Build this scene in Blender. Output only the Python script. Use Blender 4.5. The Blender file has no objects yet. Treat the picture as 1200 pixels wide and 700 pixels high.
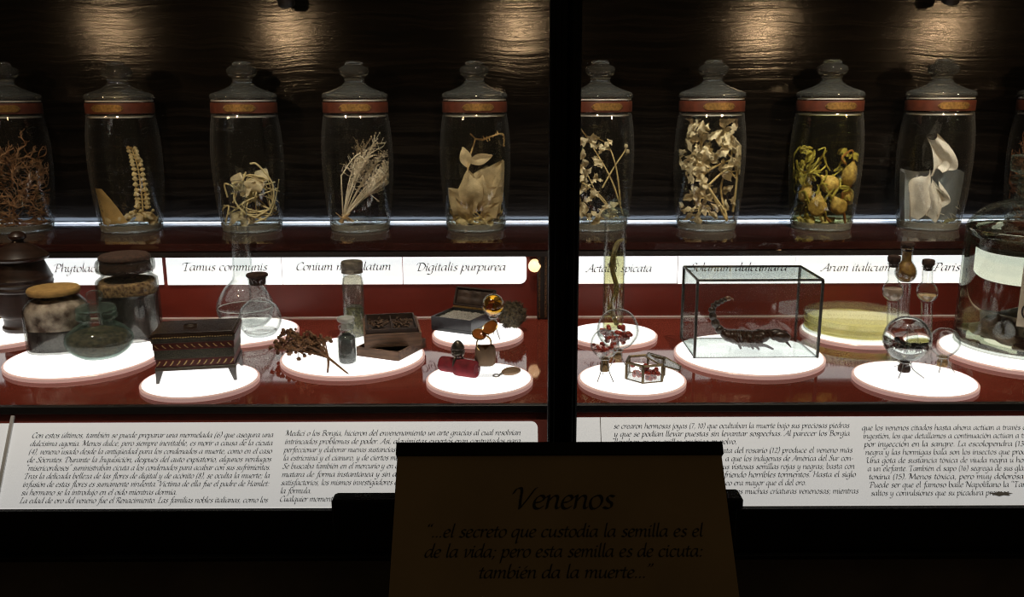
import bpy, math, random
from mathutils import Vector, Matrix, noise
V = Vector
PI = math.pi
rnd = random.Random(7)

# ------------------------------------------------------------------ camera, world, exposure
SC = bpy.context.scene
COL = SC.collection
EYE = V((0, 0, 1.5))
FPX = 1040.0
PITCH = math.radians(13)
ROLL = math.radians(-0.2)
cam_d = bpy.data.cameras.new('camera'); cam = bpy.data.objects.new('camera', cam_d); COL.objects.link(cam)
cam_d.sensor_width = 36; cam_d.lens = 36 * FPX / 1200; cam_d.clip_start = .02
CM = Matrix.Rotation(PI / 2 - PITCH, 3, 'X') @ Matrix.Rotation(ROLL, 3, 'Z')
cam.matrix_world = Matrix.Translation(EYE) @ CM.to_4x4()
SC.camera = cam
SC.view_settings.view_transform = 'Standard'
SC.view_settings.look = 'None'
SC.view_settings.gamma = 1
SC.view_settings.use_curve_mapping = False
SC.view_settings.exposure = 0
try:
    SC.cycles.transparent_max_bounces = 48
    SC.cycles.max_bounces = 14
    SC.cycles.transmission_bounces = 12
    SC.cycles.glossy_bounces = 5
    SC.cycles.diffuse_bounces = 4
    SC.cycles.use_denoising = True
    SC.cycles.denoising_prefilter = 'FAST'
    SC.cycles.use_adaptive_sampling = False
    SC.cycles.sample_clamp_indirect = 4
    SC.cycles.blur_glossy = .1
    SC.cycles.caustics_reflective = False
    SC.cycles.filter_width = 1.15
except Exception:
    pass
W = bpy.data.worlds.new('world'); SC.world = W; W.use_nodes = True
W.node_tree.nodes['Background'].inputs[0].default_value = (1, .72, .42, 1)
W.node_tree.nodes['Background'].inputs[1].default_value = .02

DISC_E, STRIP_E, PANEL_E, SPOT_WALL, SPOT_JAR, DECK_FILL, SHELF_LED = 1.35, 1.02, .43, 5.0, 36, 20, .15

def ray(u, v):
    return CM @ V(((u - 600) / FPX, (350 - v) / FPX, -1))
def at_z(u, v, z):
    d = ray(u, v); return EYE + d * ((z - EYE.z) / d.z)
def at_y(u, v, y):
    d = ray(u, v); return EYE + d * (y / d.y)
def at_d(u, v, dist):
    return EYE + ray(u, v) * dist
def mpp(p):                      # metres per photo pixel at a point
    return -(CM.transposed() @ (p - EYE)).z / FPX

Y_WALL, Y_JAR, Y_SHELF, Y_RISER, Y_DECK, Y_DOOR = 1.685, 1.60, 1.44, 1.46, 1.03, .925
Z_SHELF = EYE.z - .239
Z_DECK = EYE.z - .370
Z_TOP = Z_DECK + .006            # top of the light discs
X0, X1 = -1.15, 1.2

def spot(name, loc, target, energy, angle, blend, color, radius):
    l = bpy.data.lights.new(name, 'SPOT'); l.energy = energy; l.spot_size = math.radians(angle); l.spot_blend = blend
    l.color = color; l.shadow_soft_size = radius
    o = bpy.data.objects.new(name, l); COL.objects.link(o); o.location = loc
    o.rotation_euler = (V(target) - V(loc)).to_track_quat('-Z', 'Y').to_euler(); return o
for k, (u, v, e) in enumerate(((130, 33, .7), (337, 36, .9), (607, 32, .85), (894, 34, 1.15), (1103, 34, 1.1))):
    t = at_y(u, v, Y_WALL); m = (Y_WALL + Y_WALL - 1.0) / Y_WALL
    spot('case_front_lamp', V((t.x * m, 1.0, EYE.z + (t.z - EYE.z) * m)), (t.x * m * .85, Y_JAR, EYE.z - .06), SPOT_WALL * e, 75, .8, (1, .64, .34), .02)
for u, e in ((60, .30), (225, .55), (360, .8), (490, .85), (625, .9), (765, 1.25), (895, 1.3), (1025, 1.35), (1150, .75)):
    t = at_y(u, 200, Y_JAR)
    spot('jar_spot', V((t.x * .92 + .02, 1.12, 2.12)), t, SPOT_JAR * e, 22, .9, (1, .9, .74), .012)
for x in (-.78, -.39, .0, .39, .78):
    spot('deck_fill_spot', V((x, .98, 2.15)), V((x, 1.27, Z_DECK)), DECK_FILL, 46, .8, (1, .86, .68), .012)  # unseen fill spots, added to brighten the deck
def area(name, loc, sx, sy, energy, color, target):
    l = bpy.data.lights.new(name, 'AREA'); l.shape = 'RECTANGLE'; l.size = sx; l.size_y = sy; l.energy = energy; l.color = color
    o = bpy.data.objects.new(name, l); COL.objects.link(o); o.location = loc
    o.rotation_euler = (V(target) - V(loc)).to_track_quat('-Z', 'Y').to_euler(); return o
area('shelf_back_light', (0, Y_WALL - .014, Z_SHELF + .006), 2.2, .006, .8, (.66, .80, 1), (0, Y_WALL, Z_SHELF + .018))
area('room_light', (0, -.6, 2.6), 1.2, .6, .34, (1, .76, .46), (0, .8, 1.0))

# ------------------------------------------------------------------ materials
def new_mat(name):
    m = bpy.data.materials.new(name); m.use_nodes = True
    n = m.node_tree.nodes; n.clear(); out = n.new('ShaderNodeOutputMaterial'); return m, n, m.node_tree.links, out
def pbr(name, col, rough=.5, metal=0, spec=.5, vary=0, scale=40, bump=0, stretch=(1, 1, 1), emis=None, es=0, coat=0, col2=None, trans=0):
    m, n, L, out = new_mat(name)
    p = n.new('ShaderNodeBsdfPrincipled')
    p.inputs['Base Color'].default_value = (*col, 1); p.inputs['Roughness'].default_value = rough
    p.inputs['Metallic'].default_value = metal; p.inputs['Specular IOR Level'].default_value = spec
    p.inputs['Coat Weight'].default_value = coat
    if emis: p.inputs['Emission Color'].default_value = (*emis, 1); p.inputs['Emission Strength'].default_value = es
    if vary or bump or col2:
        tc = n.new('ShaderNodeTexCoord'); mp = n.new('ShaderNodeMapping'); mp.inputs['Scale'].default_value = stretch
        nz = n.new('ShaderNodeTexNoise'); nz.inputs['Scale'].default_value = scale; nz.inputs['Detail'].default_value = 6
        L.new(tc.outputs['Object'], mp.inputs[0]); L.new(mp.outputs[0], nz.inputs['Vector'])
        rp = n.new('ShaderNodeValToRGB')
        c2 = col2 or tuple(c * (1 - vary) for c in col)
        c1 = col if col2 else tuple(min(1, c * (1 + vary)) for c in col)
        rp.color_ramp.elements[0].position = .35; rp.color_ramp.elements[1].position = .65
        rp.color_ramp.elements[0].color = (*c2, 1); rp.color_ramp.elements[1].color = (*c1, 1)
        L.new(nz.outputs['Fac'], rp.inputs[0]); L.new(rp.outputs[0], p.inputs['Base Color'])
        if bump:
            b = n.new('ShaderNodeBump'); b.inputs['Strength'].default_value = bump; b.inputs['Distance'].default_value = .002
            L.new(nz.outputs['Fac'], b.inputs['Height']); L.new(b.outputs[0], p.inputs['Normal'])
    if trans:
        t = n.new('ShaderNodeBsdfTranslucent'); t.inputs[0].default_value = (*col, 1)
        mx = n.new('ShaderNodeMixShader'); mx.inputs[0].default_value = trans
        L.new(p.outputs[0], mx.inputs[1]); L.new(t.outputs[0], mx.inputs[2]); L.new(mx.outputs[0], out.inputs[0])
    else:
        L.new(p.outputs[0], out.inputs[0])
    return m
def glow(name, col, s, face=None):
    m, n, L, out = new_mat(name)
    d = n.new('ShaderNodeBsdfPrincipled'); d.inputs['Base Color'].default_value = (*(face or (.8, .8, .8)), 1); d.inputs['Roughness'].default_value = .25
    d.inputs['Emission Color'].default_value = (*col, 1); d.inputs['Emission Strength'].default_value = s
    L.new(d.outputs[0], out.inputs[0]); return m
def thin_glass(name, tint=(.93, .96, .94), edge=(.45, .5, .48), rough=.03, refl=1.0, veil=0, veilcol=(.5, .5, .48), rim=0):
    """thin walled glass: clear face on, darker through its edges, Fresnel mirror on top; veil = pale film brightening the glass, rim = bright edge lines painted in"""
    m, n, L, out = new_mat(name)
    lw = n.new('ShaderNodeLayerWeight'); lw.inputs[0].default_value = .35
    rp = n.new('ShaderNodeValToRGB'); rp.color_ramp.elements[0].color = (*tint, 1); rp.color_ramp.elements[1].color = (*edge, 1)
    rp.color_ramp.elements[0].position = .35
    L.new(lw.outputs['Facing'], rp.inputs[0])
    t = n.new('ShaderNodeBsdfTransparent'); L.new(rp.outputs[0], t.inputs[0])
    g = n.new('ShaderNodeBsdfGlossy'); g.inputs['Roughness'].default_value = rough; g.inputs[0].default_value = (refl, refl, refl, 1)
    fr = n.new('ShaderNodeFresnel'); fr.inputs[0].default_value = 1.45
    base = t
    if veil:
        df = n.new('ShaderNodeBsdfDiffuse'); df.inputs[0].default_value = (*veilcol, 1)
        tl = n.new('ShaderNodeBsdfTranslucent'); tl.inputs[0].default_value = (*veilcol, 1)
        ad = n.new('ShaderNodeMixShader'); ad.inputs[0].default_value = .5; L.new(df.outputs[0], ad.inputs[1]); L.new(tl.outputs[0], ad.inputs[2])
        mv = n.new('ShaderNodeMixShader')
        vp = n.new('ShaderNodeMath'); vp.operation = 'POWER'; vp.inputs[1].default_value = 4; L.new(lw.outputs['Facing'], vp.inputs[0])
        vm = n.new('ShaderNodeMath'); vm.operation = 'MULTIPLY_ADD'; vm.inputs[1].default_value = rim; vm.inputs[2].default_value = veil  # rim paints light caught in the glass edges as grey diffuse colour
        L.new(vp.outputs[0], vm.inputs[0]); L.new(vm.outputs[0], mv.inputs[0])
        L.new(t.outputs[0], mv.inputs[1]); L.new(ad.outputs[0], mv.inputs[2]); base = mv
    mx = n.new('ShaderNodeMixShader')
    # Fresnel of the front face only: a sheet seen from inside must not go fully mirror
    geo = n.new('ShaderNodeNewGeometry')
    ml = n.new('ShaderNodeMath'); ml.operation = 'MINIMUM'; ml.inputs[1].default_value = .85
    fac = n.new('ShaderNodeMath'); fac.operation = 'POWER'; fac.inputs[1].default_value = 5
    L.new(lw.outputs['Facing'], fac.inputs[0])
    f2 = n.new('ShaderNodeMath'); f2.operation = 'MULTIPLY_ADD'; f2.inputs[1].default_value = .75; f2.inputs[2].default_value = .045
    L.new(fac.outputs[0], f2.inputs[0]); L.new(f2.outputs[0], ml.inputs[0]); L.new(ml.outputs[0], mx.inputs[0])
    L.new(base.outputs[0], mx.inputs[1]); L.new(g.outputs[0], mx.inputs[2]); L.new(mx.outputs[0], out.inputs[0])
    return m
def solid_glass(name, col, ior, rough=0):
    m, n, L, out = new_mat(name)
    g = n.new('ShaderNodeBsdfGlass'); g.inputs[0].default_value = (*col, 1); g.inputs['IOR'].default_value = ior; g.inputs['Roughness'].default_value = rough
    L.new(g.outputs[0], out.inputs[0]); return m

def wall_wood():
    m, n, L, out = new_mat('black_grained_wood')
    p = n.new('ShaderNodeBsdfPrincipled'); p.inputs['Roughness'].default_value = .135; p.inputs['Specular IOR Level'].default_value = .2
    tc = n.new('ShaderNodeTexCoord')
    ds = n.new('ShaderNodeTexNoise'); ds.inputs['Scale'].default_value = 5
    L.new(tc.outputs['Object'], ds.inputs['Vector'])
    mp = n.new('ShaderNodeMapping'); mp.inputs['Scale'].default_value = (2.0, 1, 60)
    mx0 = n.new('ShaderNodeMix'); mx0.data_type = 'VECTOR'; mx0.inputs['Factor'].default_value = .045
    L.new(tc.outputs['Object'], mx0.inputs['A']); L.new(ds.outputs['Color'], mx0.inputs['B'])
    L.new(mx0.outputs['Result'], mp.inputs[0])
    nz = n.new('ShaderNodeTexNoise'); nz.inputs['Scale'].default_value = 2.2; nz.inputs['Detail'].default_value = 8; nz.inputs['Roughness'].default_value = .6
    L.new(mp.outputs[0], nz.inputs['Vector'])
    rp = n.new('ShaderNodeValToRGB'); e = rp.color_ramp.elements
    e[0].position = .4; e[0].color = (.0018, .0016, .0016, 1); e[1].position = .6; e[1].color = (.0075, .006, .005, 1)
    L.new(nz.outputs['Fac'], rp.inputs[0]); L.new(rp.outputs[0], p.inputs['Base Color'])
    b = n.new('ShaderNodeBump'); b.inputs['Strength'].default_value = .22; b.inputs['Distance'].default_value = .002
    L.new(nz.outputs['Fac'], b.inputs['Height']); L.new(b.outputs[0], p.inputs['Normal'])
    L.new(p.outputs[0], out.inputs[0]); return m

M = {}
M['wall'] = wall_wood()
M['deck'] = pbr('dark_red_gloss_panel', (.155, .027, .017), .05, vary=.12, scale=6, spec=.5)
M['shelf'] = pbr('dark_red_brown_gloss_shelf', (.024, .007, .006), .06, vary=.2, scale=8)
M['riser'] = pbr('dark_red_riser', (.135, .015, .008), .5, vary=.12, scale=9)
M['frame'] = pbr('black_metal_frame', (.005, .005, .0055), .55, spec=.18, vary=.3, scale=30)
M['frame_edge'] = pbr('dark_grey_edge', (.02, .018, .017), .45, vary=.2, scale=20)
M['base'] = pbr('dark_brown_cabinet', (.11, .088, .072), .7, vary=.2, scale=14)
M['trim'] = pbr('black_trim', (.01, .008, .008), .4, vary=.2, scale=20)
M['white_trim'] = pbr('white_edge_strip', (.75, .75, .76), .3, vary=.05, scale=20)
M['disc'] = glow('lit_white_acrylic', (1, .97, .95), DISC_E)
M['rim'] = glow('red_bounce_acrylic_edge', (1, .62, .55), .34, (.75, .55, .5))  # pink colour and glow paint the deck's red reflected in the edge
M['card'] = glow('backlit_white_card', (.97, 1, 1), STRIP_E)
M['panel'] = glow('backlit_paper', (1, .99, .98), PANEL_E, (.82, .82, .82))
M['ink'] = pbr('dark_grey_print', (.02, .018, .016), .8, vary=.2, scale=90)
M['ink_brown'] = pbr('brown_print', (.10, .04, .03), .8, vary=.2, scale=90)
M['ink_card'] = pbr('grey_brown_print', (.05, .04, .035), .8, vary=.2, scale=90)
M['ink_soft'] = pbr('pale_grey_print', (.28, .27, .26), .8, vary=.1, scale=90)
M['led'] = glow('shelf_light', (.72, .85, 1), SHELF_LED)
M['warm_bulb'] = glow('warm_bulb', (1, .58, .28), 1.9)
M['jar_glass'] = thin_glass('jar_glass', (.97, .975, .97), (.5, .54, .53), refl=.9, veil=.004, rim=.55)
M['jar_foot'] = thin_glass('jar_foot_glass', (.9, .92, .9), (.5, .53, .5), .04, veil=.26, veilcol=(.7, .72, .68), rim=.3)  # strong pale veil paints the light gathered in the thick foot
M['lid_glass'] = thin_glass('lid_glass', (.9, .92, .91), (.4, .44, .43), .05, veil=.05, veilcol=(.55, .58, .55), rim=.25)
M['lid_solid'] = solid_glass('clear_lid_glass', (.95, .965, .955), 1.46)
_n, _l = M['lid_solid'].node_tree.nodes, M['lid_solid'].node_tree.links
_d = _n.new('ShaderNodeBsdfDiffuse'); _d.inputs[0].default_value = (.6, .64, .62, 1); _m = _n.new('ShaderNodeMixShader'); _m.inputs[0].default_value = .035
_g = [q for q in _n if q.type == 'BSDF_GLASS'][0]; _o = [q for q in _n if q.type == 'OUTPUT_MATERIAL'][0]
_l.new(_g.outputs[0], _m.inputs[1]); _l.new(_d.outputs[0], _m.inputs[2]); _l.new(_m.outputs[0], _o.inputs[0])
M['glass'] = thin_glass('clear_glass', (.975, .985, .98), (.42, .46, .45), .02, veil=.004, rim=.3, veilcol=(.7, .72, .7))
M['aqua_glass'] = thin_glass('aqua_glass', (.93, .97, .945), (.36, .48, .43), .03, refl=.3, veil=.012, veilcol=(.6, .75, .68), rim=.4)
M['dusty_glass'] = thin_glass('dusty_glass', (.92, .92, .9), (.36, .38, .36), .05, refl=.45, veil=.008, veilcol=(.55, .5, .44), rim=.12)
M['pane'] = thin_glass('door_pane_glass', (.985, .99, .985), (.8, .85, .83), .01, refl=.5)
M['case_glass'] = thin_glass('case_glass', (.98, .992, .988), (.55, .62, .6), .02)
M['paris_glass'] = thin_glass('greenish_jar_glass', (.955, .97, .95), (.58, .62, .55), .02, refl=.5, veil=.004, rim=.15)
M['water'] = solid_glass('clear_liquid', (.97, .98, .97), 1.33)
M['water_green'] = solid_glass('pale_green_liquid', (.955, .955, .89), 1.33)
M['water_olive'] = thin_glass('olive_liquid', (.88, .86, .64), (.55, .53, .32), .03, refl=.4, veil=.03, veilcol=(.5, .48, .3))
M['amber'] = solid_glass('amber_liquid', (.88, .62, .16), 1.36)
M['liquid_clear'] = thin_glass('jar_liquid', (.985, .985, .98), (.85, .86, .85), .05, refl=.4)
M['liquid_yellow'] = thin_glass('jar_liquid_yellow', (.965, .955, .88), (.8, .78, .6), .05, refl=.4)
M['liquid_green'] = thin_glass('jar_liquid_green', (.90, .90, .62), (.55, .55, .25), .05, refl=.4)
M['meniscus'] = pbr('liquid_edge_line', (.75, .76, .74), .2, vary=.05, scale=20, trans=.5)  # pale ground joint; at liquid edges the white paints reflected light
M['band'] = pbr('red_leather_band', (.062, .014, .006), .5, vary=.25, scale=60)
M['gold'] = pbr('worn_gold_plate', (.20, .115, .035), .4, metal=.6, vary=.3, scale=300)
M['brass'] = pbr('dull_brass', (.12, .09, .05), .4, metal=.8, vary=.3, scale=200)
M['silver'] = pbr('grey_metal', (.42, .41, .39), .35, metal=.8, vary=.2, scale=200)
M['pale_leaf'] = pbr('bleached_leaf', (.70, .62, .42), .6, vary=.22, scale=110, trans=.3)
M['cream_leaf'] = pbr('cream_leaf', (.60, .50, .35), .6, vary=.25, scale=90, trans=.3)
M['white_leaf'] = pbr('white_leaf', (.78, .77, .72), .6, vary=.12, scale=80, trans=.35)
M['grey_sprig'] = pbr('grey_white_sprig', (.60, .54, .42), .7, vary=.2, scale=150)
M['pale_stem'] = pbr('pale_stem', (.48, .38, .18), .7, vary=.2, scale=120)
M['straw_stem'] = pbr('straw_stem', (.62, .54, .30), .7, vary=.2, scale=120)
M['rust_root'] = pbr('rust_root', (.42, .24, .13), .8, vary=.4, scale=100)
M['dark_rust'] = pbr('dark_rust_root', (.22, .09, .04), .8, vary=.4, scale=100)
M['olive_vine'] = pbr('olive_vine', (.38, .33, .11), .6, vary=.3, scale=100, trans=.2)
M['pod'] = pbr('tan_pod', (.50, .35, .18), .55, vary=.4, scale=190, trans=.15)
M['tan_paper'] = pbr('tan_wet_paper', (.55, .40, .17), .8, vary=.15, scale=60, trans=.3)
M['wet_sheet'] = pbr('grey_white_wet_sheet', (.36, .40, .42), .8, vary=.08, scale=20, trans=.4)
M['urn'] = pbr('dark_turned_wood', (.026, .013, .009), .36, vary=.35, scale=30, stretch=(1, 1, 6))
M['mustard'] = pbr('mustard_cloth', (.34, .20, .06), .85, vary=.15, scale=120, bump=.2)
M['cork_dark'] = pbr('dark_cork', (.036, .016, .009), .9, vary=.5, scale=250, bump=.5)
M['cork'] = pbr('cork', (.26, .16, .07), .9, vary=.4, scale=350, bump=.4)
M['black_jam'] = pbr('black_jelly', (.085, .082, .08), .25, scale=55, col2=(.006, .005, .005), stretch=(1, 1, .4))  # grey patches paint pale streaks and reflections into the dark jelly
M['mould'] = pbr('grey_pink_crust', (.68, .58, .50), .9, col2=(.09, .05, .035), scale=62, bump=.6)
M['husk'] = pbr('tan_husks', (.45, .30, .15), .9, col2=(.09, .05, .03), scale=220, bump=.8)
M['dark_seed'] = pbr('dark_dried_herb', (.085, .058, .032), .8, col2=(.012, .009, .006), scale=170, bump=.8)
M['chest_wood'] = pbr('dark_inlaid_wood', (.05, .033, .018), .4, vary=.3, scale=150)
M['chest_lid'] = pbr('dark_polished_lid', (.035, .02, .014), .22, vary=.3, scale=60)
M['chest_green'] = pbr('green_grey_inlay', (.10, .09, .055), .5, col2=(.025, .022, .015), scale=700)
M['chest_red'] = pbr('red_inlay', (.10, .014, .008), .4, vary=.3, scale=300)
M['ivory'] = pbr('gold_ivory_inlay', (.62, .42, .17), .45, vary=.3, scale=400)
M['pewter'] = pbr('grey_wood_foot', (.10, .09, .085), .4, vary=.2, scale=200)
M['umber_herb'] = pbr('dried_umbel', (.13, .062, .025), .85, vary=.4, scale=200)
M['cap'] = pbr('dull_metal_cap', (.16, .14, .11), .5, metal=.5, vary=.35, scale=150)
M['green_herb'] = pbr('grey_green_herb', (.19, .19, .10), .9, col2=(.06, .06, .035), scale=300, bump=.6)
M['slate_powder'] = pbr('grey_green_powder', (.075, .09, .085), .8, col2=(.03, .035, .033), scale=260)
M['box_wood'] = pbr('worn_brown_wood', (.115, .062, .036), .65, vary=.4, scale=26, stretch=(1, 5, 9))
M['box_dark'] = pbr('dark_stained_recess', (.028, .013, .008), .7, vary=.3, scale=60)
M['herb_dark'] = pbr('dark_dried_leaf', (.075, .04, .022), .85, vary=.4, scale=200)
M['black_lacquer'] = pbr('blue_black_lacquer', (.018, .02, .024), .25, vary=.3, scale=60)
M['velvet'] = pbr('dark_quilted_lining', (.045, .028, .02), .5, vary=.4, scale=70, bump=.5)
M['crystals'] = pbr('grey_white_crystals', (.42, .40, .36), .7, col2=(.14, .13, .11), scale=500, bump=.8)
M['nest'] = pbr('dark_olive_fungus', (.11, .085, .045), .9, col2=(.022, .017, .011), scale=300, bump=1)
M['red_velvet'] = pbr('crimson_velvet', (.17, .005, .012), .8, vary=.3, scale=90)
M['ring_dark'] = pbr('dark_antique_metal', (.09, .075, .06), .35, metal=.7, vary=.4, scale=300)
M['amber_stone'] = pbr('orange_amber', (.42, .14, .03), .12, vary=.25, scale=120, trans=.35)
M['taupe'] = pbr('taupe_leather', (.24, .15, .085), .6, vary=.12, scale=90)
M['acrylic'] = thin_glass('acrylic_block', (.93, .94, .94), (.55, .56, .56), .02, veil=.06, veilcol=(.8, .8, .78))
M['gold_ring'] = pbr('gold_ring', (.65, .45, .17), .25, metal=1, vary=.2, scale=200)
M['seed_red'] = pbr('red_brown_seed', (.34, .04, .022), .3, vary=.35, scale=250)
M['seed_dark'] = pbr('dark_red_seed', (.17, .02, .015), .3, vary=.35, scale=250)
M['scorpion'] = pbr('black_brown_chitin', (.028, .016, .010), .3, vary=.5, scale=220)
M['scorpion_tail'] = pbr('brown_sting', (.16, .075, .035), .35, vary=.3, scale=220)
M['ant'] = pbr('black_chitin', (.012, .01, .009), .35, vary=.4, scale=400)
M['centipede'] = pbr('olive_brown_centipede', (.36, .29, .12), .4, vary=.45, scale=200, trans=.25)
M['agar'] = pbr('yellow_jelly', (.90, .86, .52), .3, vary=.06, scale=40, trans=.55)
M['dish_lid'] = thin_glass('pale_lid_glass', (.97, .97, .94), (.88, .88, .80), .04, veil=.05, veilcol=(.8, .8, .72))  # thin even pale veil over the lid glass
M['resin'] = pbr('ochre_resin', (.46, .27, .07), .5, col2=(.16, .07, .02), scale=130, trans=.2)
M['pink_powder'] = pbr('pale_pink_film', (.60, .47, .38), .8, vary=.15, scale=150, trans=.4)
M['toad'] = pbr('brown_wet_skin', (.19, .13, .075), .4, col2=(.07, .045, .028), scale=70, bump=.8)
M['paper_label'] = pbr('aged_paper_label', (.62, .55, .42), .8, vary=.1, scale=60)
M['sign_paper'] = pbr('tan_paper', (.34, .24, .12), .85, vary=.1, scale=10)
M['sign_ink'] = pbr('black_print', (.012, .009, .007), .8, vary=.1, scale=50)
M['perforated'] = pbr('bronze_perforated_strip', (.18, .11, .06), .4, metal=.6, col2=(.025, .016, .01), scale=420)
M['lamp_black'] = pbr('black_lamp_housing', (.012, .011, .01), .4, vary=.2, scale=60)
M['floor'] = pbr('dark_stone_floor', (.03, .026, .022), .5, vary=.3, scale=6)

# ------------------------------------------------------------------ mesh builder
def catmull(p, n=6):
    p = [V(a) for a in p]
    if len(p) < 3: return p
    q = [p[0] * 2 - p[1]] + p + [p[-1] * 2 - p[-2]]; o = []
    for i in range(1, len(q) - 2):
        for k in range(n):
            t = k / n; a, b, c, d = q[i - 1:i + 3]
            o.append(.5 * ((2 * b) + (c - a) * t + (2 * a - 5 * b + 4 * c - d) * t * t + (3 * b - a - 3 * c + d) * t ** 3))
    o.append(p[-1]); return o
class MB:
    def __init__(s, k=1.0): s.v = []; s.f = []; s.k = k
    def add(s, vs, fs):
        o = len(s.v); s.v += [V(a) for a in vs]; s.f += [tuple(i + o for i in f) for f in fs]; return s
    def box(s, c, size, rot=None, taper=1.0, bev=0):
        hx, hy, hz = [a / 2 for a in size]; c = V(c)
        b = bev
        if b:
            vs = []; lv = [(-hz, b), (-hz + b, 0), (hz - b, 0), (hz, b)]
            for z, i in lv:
                t = taper if z > 0 else 1
                x, y = hx * t - i, hy * t - i
                vs += [V(q) for q in ((-x + b, -y, z), (x - b, -y, z), (x, -y + b, z), (x, y - b, z), (x - b, y, z), (-x + b, y, z), (-x, y - b, z), (-x, -y + b, z))]
            fs = [tuple(range(7, -1, -1)), tuple(range(24, 32))]
            for l in range(3):
                for k in range(8): fs.append((l * 8 + k, l * 8 + (k + 1) % 8, l * 8 + 8 + (k + 1) % 8, l * 8 + 8 + k))
        else:
            vs = [V(q) for q in ((-hx, -hy, -hz), (hx, -hy, -hz), (hx, hy, -hz), (-hx, hy, -hz))] + [V(q) for q in ((-hx * taper, -hy * taper, hz), (hx * taper, -hy * taper, hz), (hx * taper, hy * taper, hz), (-hx * taper, hy * taper, hz))]
            fs = [(3, 2, 1, 0), (4, 5, 6, 7), (0, 1, 5, 4), (1, 2, 6, 5), (2, 3, 7, 6), (3, 0, 4, 7)]
        if rot is not None: vs = [rot @ a for a in vs]
        return s.add([c + a for a in vs], fs)
    def hexa(s, b4, t4):                 # bottom four, top four corners
        return s.add(list(b4) + list(t4), [(3, 2, 1, 0), (4, 5, 6, 7), (0, 1, 5, 4), (1, 2, 6, 5), (2, 3, 7, 6), (3, 0, 4, 7)])
    def lathe(s, prof, n=48, c=(0, 0, 0), sq=1, rot=None, sx=1):
        """prof = (r, z) bottom to top along the outside; sq < 1 squares the section"""
        vs, fs, rings = [], [], []
        for r, z in prof:
            if r < 1e-7: rings.append([len(vs)]); vs.append(V((0, 0, z)))
            else:
                a = []
                for i in range(n):
                    t = 2 * PI * i / n; cx, sy = math.cos(t), math.sin(t)
                    if sq < 1:
                        cx = math.copysign(abs(cx) ** sq, cx); sy = math.copysign(abs(sy) ** sq, sy)
                    a.append(len(vs)); vs.append(V((r * cx * sx, r * sy, z)))
                rings.append(a)
        for A, B in zip(rings, rings[1:]):
            if len(A) == 1 and len(B) == 1: continue
            for i in range(n):
                j = (i + 1) % n
                if len(A) == 1: fs.append((A[0], B[j], B[i]))
                elif len(B) == 1: fs.append((A[i], A[j], B[0]))
                else: fs.append((A[i], A[j], B[j], B[i]))
        if rot is not None: vs = [rot @ a for a in vs]
        return s.add([V(c) + a for a in vs], fs)
    def tube(s, pts, r, n=6, smooth=0):
        pts = catmull(pts, smooth) if smooth else [V(p) for p in pts]
        m = len(pts)
        rr = (lambda i: r) if not isinstance(r, (tuple, list)) else (lambda i: r[0] + (r[1] - r[0]) * i / max(1, m - 1))
        vs, fs = [], []; T0 = None; N = None
        for i, p in enumerate(pts):
            t = (pts[min(i + 1, m - 1)] - pts[max(i - 1, 0)])
            t = t.normalized() if t.length > 1e-9 else V((0, 0, 1))
            if N is None:
                N = t.orthogonal().normalized()
            else:
                N = (N - t * N.dot(t)); N = N.normalized() if N.length > 1e-6 else t.orthogonal().normalized()
            B = t.cross(N)
            for k in range(n):
                a = 2 * PI * k / n; vs.append(p + (N * math.cos(a) + B * math.sin(a)) * rr(i))
        for i in range(m - 1):
            for k in range(n):
                j = (k + 1) % n; fs.append((i * n + k, i * n + j, i * n + n + j, i * n + n + k))
        fs.append(tuple(range(n - 1, -1, -1))); fs.append(tuple(range((m - 1) * n, m * n)))
        return s.add(vs, fs)
    def ball(s, c, r, nu=14, nv=8, rot=None, bump=0, bs=3, seed=0):
        r = V((r, r, r)) if not hasattr(r, '__len__') else V(r)
        vs, fs = [], []
        for j in range(nv + 1):
            ph = PI * j / nv
            for i in range(nu):
                th = 2 * PI * i / nu; d = V((math.sin(ph) * math.cos(th), math.sin(ph) * math.sin(th), -math.cos(ph)))
                k = 1 + (bump * noise.noise(d * bs + V((seed, seed * 1.7, 0))) if bump else 0)
                vs.append(V((d.x * r.x, d.y * r.y, d.z * r.z)) * k)
        for j in range(nv):
            for i in range(nu):
                q = (i + 1) % nu; fs.append((j * nu + i, j * nu + q, j * nu + nu + q, j * nu + nu + i))
        if rot is not None: vs = [rot @ a for a in vs]
        return s.add([V(c) + a for a in vs], fs)
    def leaf(s, base, tip, width, up=(0, -1, 0), curl=.15, seed=0, nl=7, nw=4, jag=0, fold=.2, shape=.9):
        base, tip = V(base), V(tip); d = tip - base; L = d.length; t = d.normalized(); up = V(up)
        side = t.cross(up); side = side.normalized() if side.length > 1e-5 else t.orthogonal().normalized()
        nn = side.cross(t); vs, fs = [], []
        for i in range(nl + 1):
            a = i / nl; w = width * (math.sin(PI * min(1, a * .97 + .02) ** shape)) + width * .03
            if jag: w *= 1 + jag * (noise.noise(V((a * 9, seed, 0))))
            for j in range(nw + 1):
                b = j / nw * 2 - 1
                nzv = noise.noise(V((a * 2.3 + seed, b * 1.6, seed * .7))) * curl * L
                vs.append(base + t * (a * L) + side * (b * w) + nn * (nzv + fold * abs(b) * w + curl * L * .6 * math.sin(a * PI)))
        for i in range(nl):
            for j in range(nw):
                k = i * (nw + 1) + j; fs.append((k, k + 1, k + nw + 2, k + nw + 1))
        return s.add(vs, fs)
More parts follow.
